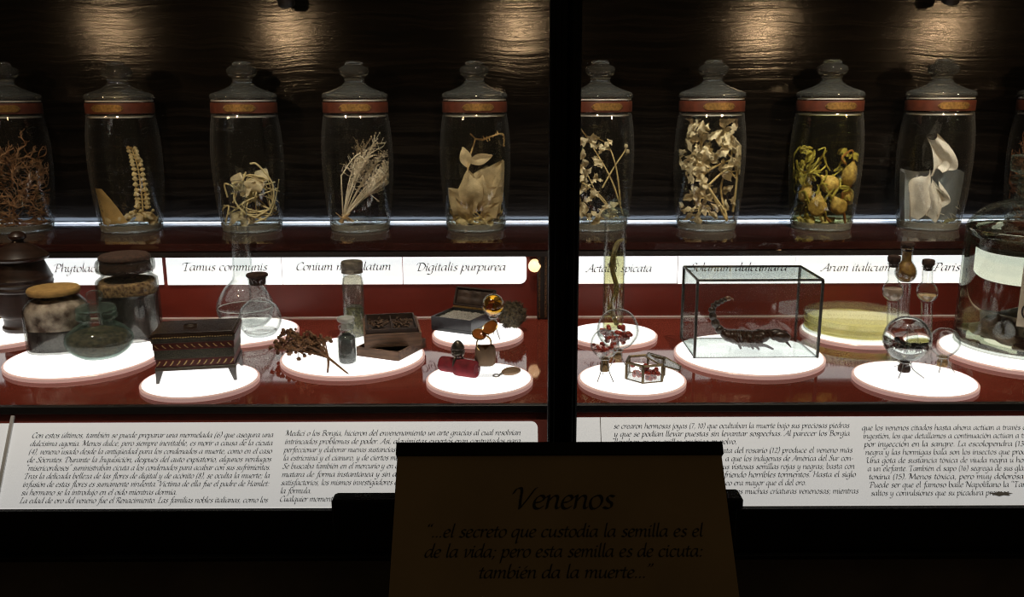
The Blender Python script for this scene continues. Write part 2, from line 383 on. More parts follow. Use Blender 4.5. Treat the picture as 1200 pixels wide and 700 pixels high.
    def build(s, name, mat, parent=None, smooth=True, angle=40):
        me = bpy.data.meshes.new(name)
        me.from_pydata([v * s.k for v in s.v], [], s.f); me.update()
        me.materials.append(M[mat] if isinstance(mat, str) else mat)
        if smooth:
            me.shade_smooth() if hasattr(me, 'shade_smooth') else me.polygons.foreach_set('use_smooth', [True] * len(me.polygons))
            try: me.set_sharp_from_angle(angle=math.radians(angle))
            except Exception: pass
        o = bpy.data.objects.new(name, me); COL.objects.link(o)
        if parent is not None: o.parent = parent
        return o
def tag(o, label, cat, group=None, kind=None):
    if label: o['label'] = label
    if cat: o['category'] = cat
    if group: o['group'] = group
    if kind: o['kind'] = kind
    return o
def thing(name, loc, label, cat, group=None, rz=0):
    o = bpy.data.objects.new(name, None); COL.objects.link(o); o.location = loc; o.rotation_euler = (0, 0, rz); o.empty_display_size = .02
    return tag(o, label, cat, group)
def struct(o, label=None, cat=None):
    o['kind'] = 'structure'
    if label: o['label'] = label; o['category'] = cat
    return o
def shell(prof, t):
    """closed wall: outside profile bottom to rim, then back down inside"""
    inn = []
    for r, z in prof[::-1]:
        if r > 1e-6: inn.append((max(r - t, t * .3), max(z, prof[0][1] + t * 1.5)))
    inn.append((0, prof[0][1] + t * 1.5))
    return list(prof) + inn
def smoothprof(pts, n=5):
    return [(max(0, p.x), p.y) for p in catmull([(a, b, 0) for a, b in pts], n)]

# ------------------------------------------------------------------ broad-nib italic lettering
G = {}
def g(ch, adv, *st): G[ch] = (adv, st)
bowl = [(4, 4.9), (2.3, 5), (.7, 3.4), (.4, 1.3), (1.2, .1), (2.6, .9), (3.9, 3.2)]
g('a', 5.2, bowl, [(4.1, 5), (3.8, 1.6), (4.2, .2), (5, .6)])
g('b', 4.9, [(1.2, 9), (.8, 5), (.8, 1), (1.6, .1), (3, .3), (4.2, 2), (4.2, 4), (3.2, 5), (1.9, 4.2), (.9, 2.6)])
g('c', 4.2, [(3.8, 4.4), (2.8, 5), (1.2, 4.2), (.5, 2), (1, .4), (2.2, 0), (3.7, .9)])
g('d', 5.2, bowl, [(4.5, 9), (4, 3), (3.9, 1.2), (4.3, .2), (5, .6)])
g('e', 4.2, [(.7, 2.3), (2.4, 2.7), (3.6, 3.8), (3.1, 4.9), (2.1, 5), (.9, 3.8), (.5, 2), (1, .4), (2.2, 0), (3.7, .9)])
g('f', 3.4, [(4.8, 8.5), (3.9, 9), (2.9, 8), (2.2, 4), (1.6, -1), (.8, -3.4), (-.6, -3.6)], [(.6, 4.8), (3.8, 4.8)])
g('g', 5, bowl, [(4.1, 5), (3.7, 0), (3.1, -2.8), (1.6, -3.8), (-.2, -3.1)])
g('h', 5.1, [(1.3, 9), (.9, 4), (.6, 0)], [(.8, 2.6), (2.2, 4.6), (3.4, 5), (4, 4), (3.8, 1.2), (4.3, .2), (5, .6)])
g('i', 2.3, [(.2, 4.3), (1, 5), (.8, 1.2), (1.2, .1), (2.1, .7)], [(1.2, 7.2), (1.6, 6.6)])
g('ı', 2.3, [(.2, 4.3), (1, 5), (.8, 1.2), (1.2, .1), (2.1, .7)])
g('j', 2.3, [(.3, 4.3), (1.1, 5), (.8, -1), (.2, -3.2), (-1.3, -3.7)], [(1.2, 7.2), (1.6, 6.6)])
g('k', 4.5, [(1.2, 9), (.6, 0)], [(.8, 2.4), (2.6, 4.8), (3.7, 4.6), (3.4, 3.2), (1.2, 2.6)], [(1.8, 2.6), (3.2, .4), (4.4, .3)])
g('l', 2.3, [(1.3, 9), (.9, 3), (.9, 1), (1.3, .1), (2.2, .6)])
g('m', 7.4, [(.1, 4.3), (.9, 5), (.7, 0)], [(.8, 2.6), (2, 4.6), (3, 5), (3.5, 4), (3.2, 0)], [(3.4, 2.6), (4.6, 4.6), (5.6, 5), (6.1, 4), (5.9, 1.2), (6.3, .1), (7.2, .6)])
g('n', 5.1, [(.1, 4.3), (.9, 5), (.7, 0)], [(.8, 2.6), (2.2, 4.6), (3.3, 5), (3.9, 4), (3.7, 1.2), (4.1, .1), (5, .6)])
g('o', 4.7, [(2.4, 5), (.9, 4), (.5, 2), (1.2, .1), (2.6, .1), (4, 1.6), (4.2, 3.6), (3.4, 4.9), (2.4, 5)])
g('p', 4.9, [(.2, 4.3), (1, 5), (.6, 0), (.2, -3.8)], [(.8, 2.4), (2, 4.5), (3.4, 5), (4.2, 3.8), (4, 1.8), (2.8, .1), (1.6, .1), (.8, .8)])
g('q', 5, bowl, [(4.1, 5), (3.7, 0), (3.4, -3.8), (4.4, -3.2)])
g('r', 3.5, [(.1, 4.3), (.9, 5), (.7, 0)], [(.8, 2.6), (2, 4.6), (3, 5), (3.6, 4.3)])
g('s', 3.7, [(3.4, 4.5), (2.2, 5), (1.2, 4.2), (1.6, 3), (2.8, 2), (2.9, .8), (1.8, 0), (.3, .6)])
g('t', 3, [(1.7, 6.8), (1.1, 2), (1.4, .2), (2.7, .6)], [(0, 4.8), (3, 4.9)])
g('u', 5.1, [(.2, 4.3), (1, 5), (.8, 1.4), (1.4, .1), (2.6, .7), (3.9, 3)], [(4.1, 5), (3.8, 1.4), (4.2, .2), (5, .6)])
g('v', 4.4, [(.2, 4.4), (1.2, 5), (1.4, 2), (1.7, 0), (3.4, 2.4), (4, 4.4), (3.4, 5)])
g('x', 4.4, [(.2, 4.6), (1.2, 5), (3, .3), (4.3, .4)], [(4.2, 4.9), (.2, 0)])
g('y', 5, [(.2, 4.4), (1, 5), (.9, 1.4), (1.5, .1), (2.6, .7), (3.9, 3)], [(4.1, 5), (3.5, 0), (2.6, -2.8), (1, -3.8), (-.3, -3.1)])
g('z', 4.2, [(.5, 4.8), (2, 4.8), (3.8, 4.8)], [(3.8, 4.8), (.3, .2)], [(.3, .2), (2, .2), (4, .3)])
g('A', 6.4, [(-.4, .6), (.6, .1), (2.2, 2.6), (5, 8)], [(5, 8), (5.3, 3), (5.6, .2), (6.5, .3)], [(1.9, 2.8), (5.4, 2.9)])
g('B', 5.6, [(1.9, 7.8), (.9, 0)], [(-.6, 6.4), (.4, 7.6), (2.4, 8), (4.4, 7.6), (4.8, 6.2), (3.6, 4.6), (1.6, 4.3)], [(3.2, 4.4), (5, 3.4), (4.8, 1.2), (2.6, -.1), (.4, .2)])
g('C', 5.8, [(5.8, 6.6), (5, 7.9), (3.4, 7.8), (1.6, 6), (.7, 3.2), (1.2, .9), (2.8, 0), (4.6, .6), (5.4, 1.6)])
g('D', 6.8, [(2, 7.6), (1.1, 0)], [(-.8, 5.8), (0, 7.4), (1.8, 8), (4.4, 7.6), (6.2, 5.4), (5.6, 2.2), (3.4, .1), (.5, .1)])
g('H', 7, [(-.4, 6.6), (.6, 7.8), (2, 7.8), (1.2, 3), (.8, 0)], [(6.2, 8), (5.4, 3), (5.2, .6), (6.2, .2)], [(1.2, 4), (5.6, 4.2)])
g('I', 3, [(2, 8), (1.4, 4), (.8, 0)], [(.6, 8), (3.4, 8)], [(-.4, 0), (2.2, 0)])
g('L', 5, [(2, 8), (1.4, 4), (.8, .2)], [(.8, 8), (3.2, 8)], [(0, .1), (2.4, .2), (4.9, .4)])
g('M', 8.4, [(-.6, 6.4), (.4, 7.8), (1.8, 7.8), (1.4, 3), (.4, 0)], [(1.9, 8), (3.6, .6)], [(3.6, .6), (7, 8)], [(7, 8), (6.9, 2), (7.4, .1), (8.4, .6)])
g('N', 7.2, [(-.6, 6.4), (.4, 7.8), (1.6, 7.8), (1.2, 3), (.4, 0)], [(1.8, 8), (5.4, 0)], [(5.4, 0), (6.4, 5), (7.4, 8.2)])
g('P', 5.4, [(2, 7.8), (1.4, 3), (.8, 0)], [(-.8, 5.8), (.2, 7.5), (2, 8), (4.4, 7.8), (5.2, 6), (4, 4), (1.8, 3.6)], [(-.2, 0), (2, 0)])
g('R', 6, [(2, 7.8), (1.4, 3), (.8, 0)], [(-.8, 5.8), (.2, 7.5), (2, 8), (4.4, 7.8), (5, 6), (3.8, 4.4), (1.8, 4)], [(3, 4.2), (4.6, 1), (5.6, 0), (6.6, .6)])
g('S', 5, [(5, 7), (4, 8), (2.4, 7.6), (1.8, 6), (3, 4.4), (4, 2.6), (3.2, .4), (1.4, 0), (-.2, 1)])
g('T', 5.6, [(3, 7.8), (2.4, 3), (2, 0)], [(-.6, 6), (.2, 7.6), (2, 8), (4, 7.6), (6.2, 8.2)], [(.9, 0), (3.4, 0)])
g('U', 6.6, [(-.4, 6.6), (.6, 7.9), (1.6, 7.6), (1, 3), (1.4, .6), (3, .1), (4.8, 2)], [(6, 8), (5.2, 2), (5.6, .2), (6.6, .6)])
g('V', 6.2, [(-.8, 5.8), (.2, 7.7), (1.8, 7.6), (2, 3), (2.2, 0)], [(2.2, 0), (4.4, 4), (6, 7.2), (6.8, 8.2)])
g('E', 5, [(2, 8), (1.4, 4), (.8, .2)], [(1.8, 8), (5, 8)], [(1.4, 4.2), (4, 4.3)], [(.6, .1), (4.8, .4)])
g('0', 4.6, [(2.4, 7.4), (.8, 5.6), (.6, 2.4), (1.8, .1), (3.6, 1.6), (3.9, 5), (2.4, 7.4)])
g('1', 3.4, [(.6, 6), (2, 7.4), (1.6, 3), (1.4, 0)])
g('2', 4.4, [(.6, 6), (2, 7.4), (3.6, 6.6), (3.2, 4.2), (.4, .2)], [(.4, .2), (2, .3), (4, .2)])
g('3', 4.2, [(.8, 6.8), (2.4, 7.4), (3.5, 6), (1.8, 4)], [(1.8, 4), (3.6, 3), (3.2, .8), (1.6, 0), (.2, .6)])
g('4', 4.6, [(3, 0), (3.4, 4), (3.6, 7.4)], [(3.4, 7.2), (.4, 2.2)], [(.4, 2.2), (4.4, 2.3)])
g('5', 4.2, [(3.8, 7.2), (1.4, 7.2)], [(1.4, 7.2), (1, 4.4), (2.6, 4.4), (3.6, 3), (3, .8), (1.4, 0), (.2, .5)])
g('6', 4.5, [(3.8, 7.4), (1.8, 6), (.6, 2.6), (1.6, .1), (3.2, .6), (3.8, 2.8), (2.6, 4.2), (.9, 3)])
g('7', 4.2, [(.6, 7.2), (2, 7.2), (4, 7.2)], [(4, 7.2), (2.4, 4), (1.4, 0)])
g('8', 4.5, [(2.4, 7.4), (1, 6), (2.2, 4.2), (3.6, 2.2), (2.4, .1), (.8, 1), (1.4, 3.2), (3.4, 5), (3.6, 6.6), (2.4, 7.4)])
g('.', 2.2, [(.7, .6), (1.1, .1)])
g('…', 6.6, [(.7, .6), (1.1, .1)], [(2.9, .6), (3.3, .1)], [(5.1, .6), (5.5, .1)])
g(',', 2.2, [(.9, .7), (1.1, .1), (.4, -1.4)])
g(';', 2.4, [(1.2, 4.6), (1.6, 4)], [(.9, .7), (1.1, .1), (.4, -1.4)])
g(':', 2.4, [(1.2, 4.6), (1.6, 4)], [(.7, .6), (1.1, .1)])
g('-', 3.2, [(.4, 2.6), (2.8, 2.7)])
g('(', 3, [(3, 8.6), (1.4, 6), (.8, 2.4), (1.2, -1.4)])
g(')', 3, [(1.6, 8.6), (2.4, 5.6), (1.8, 2), (.2, -1.4)])
g('“', 3.6, [(1.4, 9), (.7, 8), (.9, 7)], [(3, 9), (2.3, 8), (2.5, 7)])
g('”', 3.6, [(1.2, 9), (1.2, 8), (.4, 7)], [(2.8, 9), (2.8, 8), (2, 7)])
ACC = {'á': 'a', 'é': 'e', 'í': 'ı', 'ó': 'o', 'ú': 'u', 'ü': 'u'}
NIB = V((math.cos(math.radians(38)), math.sin(math.radians(38)), 0))
def lay(text, wt=.95, sm=3):
    """strokes of a line in font units -> (verts2d, faces, width)"""
    vs, fs, x = [], [], 0
    for ch in text:
        if ch == ' ': x += 2.9; continue
        adv, st = G[ACC.get(ch, ch)]; st = list(st)
        if ch in 'áéíóú': st.append([(2 if ch != 'í' else 1, 6), (3.4 if ch != 'í' else 2.3, 7.8)])
        if ch == 'ü': st += [[(1.6, 7), (2, 6.4)], [(3.4, 7), (3.8, 6.4)]]
        for s in st:
            p = catmull([(a, b, 0) for a, b in s], sm) if len(s) > 2 else [V((a, b, 0)) for a, b in s]
            o = len(vs)
            for i, q in enumerate(p):
                t = p[min(i + 1, len(p) - 1)] - p[max(0, i - 1)]
                t = t.normalized() if t.length > 1e-6 else V((1, 0, 0)); nn = V((-t.y, t.x, 0))
                h = NIB * (wt / 2); d = h.dot(nn); mn = wt * .17
                if abs(d) < mn: h = h + nn * ((mn if d >= 0 else -mn) - d)
                if h.dot(nn) < 0: h = -h
                vs += [q + V((x, 0, 0)) + h, q + V((x, 0, 0)) - h]
            for i in range(len(p) - 1):
                a = o + 2 * i; fs.append((a + 1, a + 3, a + 2, a))
        x += adv
    return [V((p.x + p.y * .16, p.y, 0)) for p in vs], fs, x
def letter(name, lines, mat, parent, org, xd, yd, wt=.95, lift=.0004, sm=3):
    """lines = (text, x, y, unit, width or None) in metres on the plane org + x*xd + y*yd"""
    mb = MB(); xd, yd, org = V(xd), V(yd), V(org); nn = xd.cross(yd).normalized()
    for text, lx, ly, unit, width in lines:
        vs, fs, w = lay(text, wt, sm)
        k = (width / (w * unit)) if width else 1
        mb.add([org + xd * (lx + p.x * unit * k) + yd * (ly + p.y * unit) + nn * lift for p in vs], fs)
    return mb.build(name, mat, parent, smooth=False)

# ------------------------------------------------------------------ the setting
wb = MB().box(((X0 + X1) / 2, Y_WALL + .01, 1.55), (X1 - X0, .02, 1.1)).build('wall_back', 'wall', smooth=False)
struct(wb)
for nm, x in (('wall_left', X0 - .01), ('wall_right', X1 + .01)):
    struct(MB().box((x, 1.3, 1.55), (.02, .8, 1.3)).build(nm, 'frame', smooth=False))
fl = MB().box((0, .9, -.01), (3.4, 2.6, .02)).build('floor', 'floor', smooth=False); struct(fl)

case = thing('display_case', (0, 1.2, 0), 'black framed glass display case with dark red deck and stepped shelf', 'display case')
def cs(mb):                               # world coordinates into the case's own
    mb.v = [a - V((0, 1.2, 0)) for a in mb.v]; return mb
cx, cw = (X0 + X1) / 2, X1 - X0
cs(MB().box((cx, (Y_SHELF + Y_WALL) / 2, Z_SHELF - .0065), (cw, Y_WALL - Y_SHELF, .013), bev=.0012)).build('upper_shelf', 'shelf', case, smooth=False)
cs(MB().box((cx, Y_SHELF + .004, Z_SHELF - .018), (cw, .012, .0085))).build('shelf_lip', 'trim', case, smooth=False)
cs(MB().box((cx, Y_WALL - .004, Z_SHELF + .0015), (cw, .006, .003))).build('light_strip', 'led', case, smooth=False)['label'] = 'dim bluish light strip at the back of the shelf'
cs(MB().box((cx, Y_RISER + .03, (Z_DECK + Z_SHELF) / 2 - .012), (cw, .06, Z_SHELF - Z_DECK - .024))).build('riser', 'riser', case, smooth=False)
cs(MB().box((cx, (Y_DECK + Y_RISER) / 2, Z_DECK - .006), (cw, Y_RISER - Y_DECK, .012))).build('deck', 'deck', case, smooth=False)
cs(MB().box((cx, Y_RISER - .002, Z_DECK + .0012), (cw, .003, .0022))).build('edge_strip', 'white_trim', case, smooth=False)
cs(MB().box((cx, Y_DECK - .004, Z_DECK - .004), (cw, .008, .010), bev=.001)).build('deck_nosing', 'trim', case, smooth=False)
# sloping front below the deck: red strip and bed for the text panels
PN = V((0, -.839, .545)); PD = V((0, -.545, -.839))       # panel normal and down-slope direction
PTOP = at_y(600, 489.5, 1.02)
def slope(x0, x1, t0, t1, n0, n1):
    q = []
    for n in (n0, n1):
        for x, t in ((x0, t1), (x1, t1), (x1, t0), (x0, t0)):
            q.append(V((x, PTOP.y, PTOP.z)) + PD * t + PN * n)
    return q
q = slope(X0, X1, -.016, .114, -.02, -.004); cs(MB().hexa(q[:4], q[4:])).build('sloping_front', 'riser', case, smooth=False)
# base cabinet and doors
zr = at_y(600, 594.5, Y_DOOR - .002).z; zb = at_y(0, 650, Y_DOOR).z
cs(MB().box((cx, Y_DOOR + .05, zb / 2 - .004), (cw, .06, zb - .008), bev=.002)).build('base_cabinet', 'base', case, smooth=False)
cs(MB().box((cx, Y_DOOR + .4, zb / 2), (cw, .64, zb - .02))).build('plinth', 'base', case, smooth=False)
MUL0, MUL1, MULM = at_y(642.5, 300, Y_DOOR).x, at_y(678, 300, Y_DOOR).x, at_y(664, 300, Y_DOOR).x
ZT = 2.2
for x0, x1, inner in ((X0, MULM, 1), (MULM, X1, 0)):
    st = (MUL0, MULM) if inner else (MULM, MUL1)
    fm = MB()
    g0 = .0006
    fm.box(((st[0] + st[1]) / 2, Y_DOOR, (zb + ZT) / 2), (st[1] - st[0] - g0, .022, ZT - zb), bev=.002)
    ln = (st[0] + .006, st[0] + .012) if inner else (st[1] - .010, st[1] - .005)
    fm.box(((ln[0] + ln[1]) / 2, Y_DOOR - .012, (zb + ZT) / 2), (ln[1] - ln[0], .004, ZT - zb), bev=.001)
    fm.box(((x0 + x1) / 2, Y_DOOR - .006, (zr + zb) / 2), (x1 - x0, .008, zr - zb), bev=.001)
    fm.box(((x0 + x1) / 2, Y_DOOR - .01, zb + .003), (x1 - x0, .018, .006), bev=.001)
    fm.box(((x0 + x1) / 2, Y_DOOR, ZT + .02), (x1 - x0, .024, .04))
    xo = x0 + .015 if inner else x1 - .015
    fm.box((xo, Y_DOOR, (zb + ZT) / 2), (.03, .022, ZT - zb), bev=.002)
    dr = cs(fm).build('door', 'frame', case, smooth=False)
    pn = MB().box(((x0 + x1) / 2, Y_DOOR + .002, (zr + ZT) / 2), (x1 - x0 - .02, .003, ZT - zr))
    pane = cs(pn).build('glass_pane', 'pane', dr, smooth=False)
# bronze strip post at the end of the left bay
pa, pb = at_y(629.5, 292, Y_RISER), at_y(645, 372, Y_RISER)
post = cs(MB().box(((pa.x + pb.x) / 2, Y_RISER - .008, (Z_DECK + Z_SHELF - .013) / 2), (pb.x - pa.x, .012, Z_SHELF - .0135 - Z_DECK), bev=.001)).build('bay_post', 'trim', case, smooth=False)
for u in (632, 639.5):
    p = at_y(u, 330, Y_RISER - .016)
    cs(MB().box((p.x, Y_RISER - .0155, (Z_DECK + Z_SHELF - .013) / 2), (.0036, .004, Z_SHELF - .02 - Z_DECK))).build('perforated_strip', 'perforated', post, smooth=False)['label'] = 'bronze perforated strip'
for u, v, r, lb in ((626.5, 312, 7.5, 'small glowing warm lamp beside the end of the left name strip'), (913, 294.5, 3.4, 'small warm lamp tucked under the shelf above the glass scorpion case')):
    p = at_y(u, v, Y_RISER - .012); k = mpp(p)
    lt = thing('lamp_bulb', p, lb, 'lamp')
    MB(k).lathe(smoothprof([(0, -r), (r * .7, -r * .7), (r, 0), (r * .75, r * .7), (r * .35, r * 1.05), (0, r * 1.1)], 4), 20).build('bulb', 'warm_bulb', lt)
    MB(k).box((0, 4, r * 1.0), (r * 1.5, 5, 2.5), bev=.4).build('lamp_holder', 'brass', lt, smooth=False)
# hanging lamp heads at the top edge
for u, v, du, lb in ((336, 6, -8, 'dark lamp head hanging at the top edge above the third jar'), (1113, 3, 6, 'small lamp head at the top edge above the ninth jar')):
    p = at_y(u, v, Y_WALL - .045); k = mpp(p); lt = thing('spotlight', p, lb, 'lamp')
    R = Matrix.Rotation(math.radians(28), 3, 'X')
    MB(k).lathe(smoothprof([(9, 0), (10, 1.5), (9.5, 10), (7, 20), (4, 26), (0, 27)], 4), 20, rot=R).build('housing', 'lamp_black', lt)
    MB(k).lathe([(0, 1.2), (8.5, 1.2), (8.8, .2), (9.2, 0)], 20, rot=R).build('reflector', 'brass', lt)
    MB(k).tube([(0, -6, 22), (0, 0, 46), (0, 10, 100)], 1.5, 8).build('rod', 'lamp_black', lt)
    MB(k).box((-10, 4, 14), (6, 3, 12), bev=.5).build('bracket', 'lamp_black', lt, smooth=False)

# ------------------------------------------------------------------ plant name cards (backlit strip on the riser)
def card(u0, u1, v0, v1, text, tu0, tu1, base_v, label, rl=0, rr=0, mat='ink_card'):
    a = at_y(u0, (v0 + v1) / 2, Y_RISER); b = at_y(u1, (v0 + v1) / 2, Y_RISER); um = (u0 + u1) / 2
    z0, z1 = at_y(um, v1, Y_RISER).z, at_y(um, v0, Y_RISER).z
    k = mpp(a); c = V(((a.x + b.x) / 2, Y_RISER - .002, z0)); w, h = b.x - a.x, z1 - z0
    o = thing('name_card', c, label, 'label', 'backlit plant name cards under the shelf')
    pts = []
    def corner(cx_, cz, r, a0):
        if r < 1e-6: pts.append((cx_, cz)); return
        for i in range(7):
            t = math.radians(a0 + 90 * i / 6); pts.append((cx_ + r * math.cos(t), cz + r * math.sin(t)))
    rR, rL = rr * k, rl * k
    corner(w / 2 - rR, rR, rR, -90); corner(w / 2 - rR, h - rR, rR, 0); corner(-w / 2 + rL, h - rL, rL, 90); corner(-w / 2 + rL, rL, rL, 180)
    n = len(pts); mb = MB()
    mb.add([(x, -.0015, z) for x, z in pts] + [(x, .0015, z) for x, z in pts], [tuple(range(n)), tuple(range(2 * n - 1, n - 1, -1))] + [((i + 1) % n, i, n + i, n + (i + 1) % n) for i in range(n)])
    mb.build('face', 'card', o, smooth=False)
    p = at_y(tu0, base_v, Y_RISER - .004); p2 = at_y(tu1, base_v, Y_RISER - .004)
    letter('lettering', [(text, p.x - c.x, p.z - z0, (9.3 / 8) * k, p2.x - p.x)], mat, o, (0, -.0015, 0), (1, 0, 0), (0, 0, 1), wt=1.05, sm=4)
    return o
card(-90, 56, 299, 334, 'Atropa', -70, -20, 320, 'blank looking end of the name strip behind the dark wooden urn') if False else None
card(-120, 191, 298.5, 334, 'Phytolacca decandra', 64, 180, 319, 'backlit name card reading Phytolacca decandra, partly hidden by jars', 0, 0, 'ink_brown')
card(196, 330, 298, 333.5, 'Tamus communis', 214, 313, 317.5, 'backlit name card reading Tamus communis', 0, 0)
card(331, 471.5, 297.5, 333, 'Conium maculatum', 346.5, 458, 317, 'backlit name card reading Conium maculatum')
card(472.5, 617, 297, 332.5, 'Digitalis purpurea', 488.5, 592.5, 317.5, 'backlit name card reading Digitalis purpurea, rounded at its end', 0, 8)
card(655, 793.5, 297, 332, 'Actaea spicata', 687, 763.5, 319, 'backlit name card reading Actaea spicata')
card(794.5, 931, 296.5, 332, 'Solanum dulcamara', 808, 922, 318, 'backlit name card reading Solanum dulcamara')
card(932, 1087.5, 296, 331.5, 'Arum italicum', 962, 1043, 318, 'backlit name card reading Arum italicum')
card(1088, 1290, 295.5, 331, 'Paris quadrifolia', 1094, 1196, 317.5, 'backlit name card reading Paris, running behind the big bottle')

# ------------------------------------------------------------------ sloping text panels
def slope_pt(u, v, n=0):
    d = ray(u, v); p0 = V((0, PTOP.y, PTOP.z)) + PN * n
    t = (p0 - EYE).dot(PN) / d.dot(PN); p = EYE + d * t
    return p.x, (p - p0).dot(-PD)                       # x, up-slope
XD, YD = V((1, 0, 0)), -PD
def text_panel(u0, u1, v0, v1, cols, label, rr=0, rl=0, lines_at=()):
    x0, y1 = slope_pt(u0, v0); x1, _ = slope_pt(u1, v0); _, y0 = slope_pt((u0 + u1) / 2, v1)
    c = V((0, PTOP.y, PTOP.z))
    o = thing('text_panel', c, label, 'text panel', 'backlit sloping text panels')
    pts = []
    def corner(cx_, cz, r, a0):
        if r < 1e-6: pts.append((cx_, cz)); return
        for i in range(7):
            t = math.radians(a0 + 90 * i / 6); pts.append((cx_ + r * math.cos(t), cz + r * math.sin(t)))
    corner(x1, y0, 0, 0); corner(x1 - rr, y1 - rr, rr, 0); corner(x0 + rl, y1 - rl, rl, 90); corner(x0, y0, 0, 0)
    n = len(pts); mb = MB()
    mb.add([XD * x + YD * y for x, y in pts] + [XD * x + YD * y - PN * .003 for x, y in pts], [tuple(range(n)), tuple(range(2 * n - 1, n - 1, -1))] + [((i + 1) % n, i, n + i, n + (i + 1) % n) for i in range(n)])
    mb.build('sheet', 'panel', o, smooth=False)
    lm = MB()
    for u in lines_at:
        x, _ = slope_pt(u, v0 + 5); lm.box(XD * x + YD * (y0 + y1) / 2 + PN * .0004, (.0009, .0004, y1 - y0), Matrix.Rotation(math.radians(-33), 3, 'X'))
    lm.box(XD * (x0 + x1) / 2 + YD * (y0 + .0035) + PN * .0004, (x1 - x0, .0004, .0008), Matrix.Rotation(math.radians(-33), 3, 'X'))
    lm.build('edge_line', 'ink_soft', o, smooth=False)
    for lines in cols:
        out = []
        for text, ua, ub, v in lines:
            xa, y = slope_pt(ua, v); xb, _ = slope_pt(ub, v)
            out.append((text, xa, y, .00080, xb - xa))
        letter('lettering', out, 'ink', o, (0, 0, 0), XD, YD, wt=1.15, sm=2)
    return o
def column(txts, ul0, ul1, ur0, ur1, vl0, vl1, vr0, full=None):
    """left/right text edges at first and last line; baselines"""
    n = len(txts); out = []
    for i, (t, frac) in enumerate(txts):
        a = i / (n - 1); ua, ub = ul0 + (ul1 - ul0) * a, ur0 + (ur1 - ur0) * a
        v = vl0 + (vl1 - vl0) * a
        out.append((t, ua, ua + (ub - ua) * frac, v))
    return out
c1 = column([('Con estos últimos, también se puede preparar una mermelada (6) que asegura una', 1),
 ('dulcísima agonía. Menos dulce, pero siempre inevitable, es morir a causa de la cicuta', 1),
 ('(4), veneno usado desde la antigüedad para los condenados a muerte, como en el caso', 1),
 ('de Sócrates. Durante la Inquisición, después del auto expiatorio, algunos verdugos', 1),
 ('“misericordiosos” suministraban cicuta a los condenados para acabar con sus sufrimientos.', 1),
 ('Tras la delicada belleza de las flores de digital y de acónito (8), se oculta la muerte; la', 1),
 ('infusión de estas flores es sumamente virulenta. Víctima de ella fue el padre de Hamlet:', 1),
 ('su hermano se la introdujo en el oído mientras dormía.', .63),
 ('La edad de oro del veneno fue el Renacimiento. Las familias nobles italianas, como los', 1)], 37, 23, 320, 313.5, 513.5, 590, 0)
c2 = column([('Medici o los Borgia, hicieron del envenenamiento un arte gracias al cual resolvían', 1),
 ('intrincados problemas de poder. Así, alquimistas expertos eran contratados para', 1),
 ('perfeccionar y elaborar nuevas sustancias', .47),
 ('la estricnina y el cianuro, y de ciertos me', .485),
 ('Se buscaba también en el mercurio y en c', .485),
 ('matara de forma instantánea y sin d', .48),
 ('satisfactorios, los mismos investigadores e', .485),
 ('la fórmula.', .13),
 ('Cualquier moment', .22)], 334.5, 327.5, 610, 610, 511, 588, 0)
c3 = column([('se crearon hermosas joyas (7, 10) que ocultaban la muerte bajo sus preciosas piedras', 1),
 ('y que se podían llevar puestas sin levantar sospechas. Al parecer los Borgia', 1),
 ('llevaban en sus anillos arsénico en polvo.', .52)], 719, 719.5, 995.5, 996.5, 502.5, 521, 0)
c3b = [('nta del rosario (12) produce el veneno más', 846, 999, 531), ('a que los indígenas de América del Sur con-', 850, 1000, 540.5),
 ('us vistosas semillas rojas y negras; basta con', 847, 1001.5, 550), ('friendo horribles tormentos. Hasta el siglo', 848, 1003, 559.5),
 ('eo era mayor que el del oro.', 850, 945, 569), ('amos muchas criaturas venenosas; mientras', 852, 1006, 579)]
c4 = column([('que los venenos citados hasta ahora actúan a través de la', 1), ('ingestión, los que detallamos a continuación actúan a través', 1),
 ('por inyección en la sangre. La escolopendra (13), los', 1), ('negra y las hormigas bala son los insectos que producen', 1),
 ('Una gota de sustancia tóxica de viuda negra u hormiga', 1), ('a un elefante. También el sapo (16) segrega de sus glándulas', 1),
 ('toxina (15). Menos tóxica, pero muy dolorosa, es la', 1), ('Puede ser que el famoso baile Napolitano la “Tarantela', 1),
 ('saltos y convulsiones que su picadura provoca.', .80)], 1010, 1020.5, 1216, 1226, 504.5, 581, 0)
text_panel(15, 630, 496, 600, [c1, c2], 'backlit text panel left of the post, two columns of italic writing', rr=.008)
text_panel(662, 1260, 489.5, 597, [c3 + c3b, c4], 'backlit text panel right of the post, two columns, smudged last word', lines_at=(703.5,))
text_panel(-140, 12, 497, 600, [], 'end of a further white text panel at the frame edge, no writing visible')
# smudge over the last word
xs, ys = slope_pt(1173, 579)
sm = MB().add([V((0, PTOP.y, PTOP.z)) + XD * (xs + .012 * math.cos(a) * (1 + .25 * math.sin(5 * a))) + YD * (ys + .0024 * math.sin(a) * (1 + .3 * math.cos(7 * a))) + PN * .0006 for a in [2 * PI * i / 24 for i in range(24)]], [tuple(range(24))])
smo = sm.build('ink_smudge', 'ink_soft', None, smooth=False)
pan = [o for o in bpy.data.objects if o.name.startswith('text_panel') and 'right of the post' in o['label']][0]
smo.data.transform(Matrix.Translation(-pan.location)); smo.parent = pan
xs, _ = slope_pt(13.5, 500)
dv = MB().hexa(*[(lambda q: (q[:4], q[4:]))(slope(xs - .002, xs + .002, -.004, .1045, .0, .0025))][0])
tag(dv.build('panel_divider', 'white_trim', None, smooth=False), 'thin white divider between the two left text panels', 'divider')

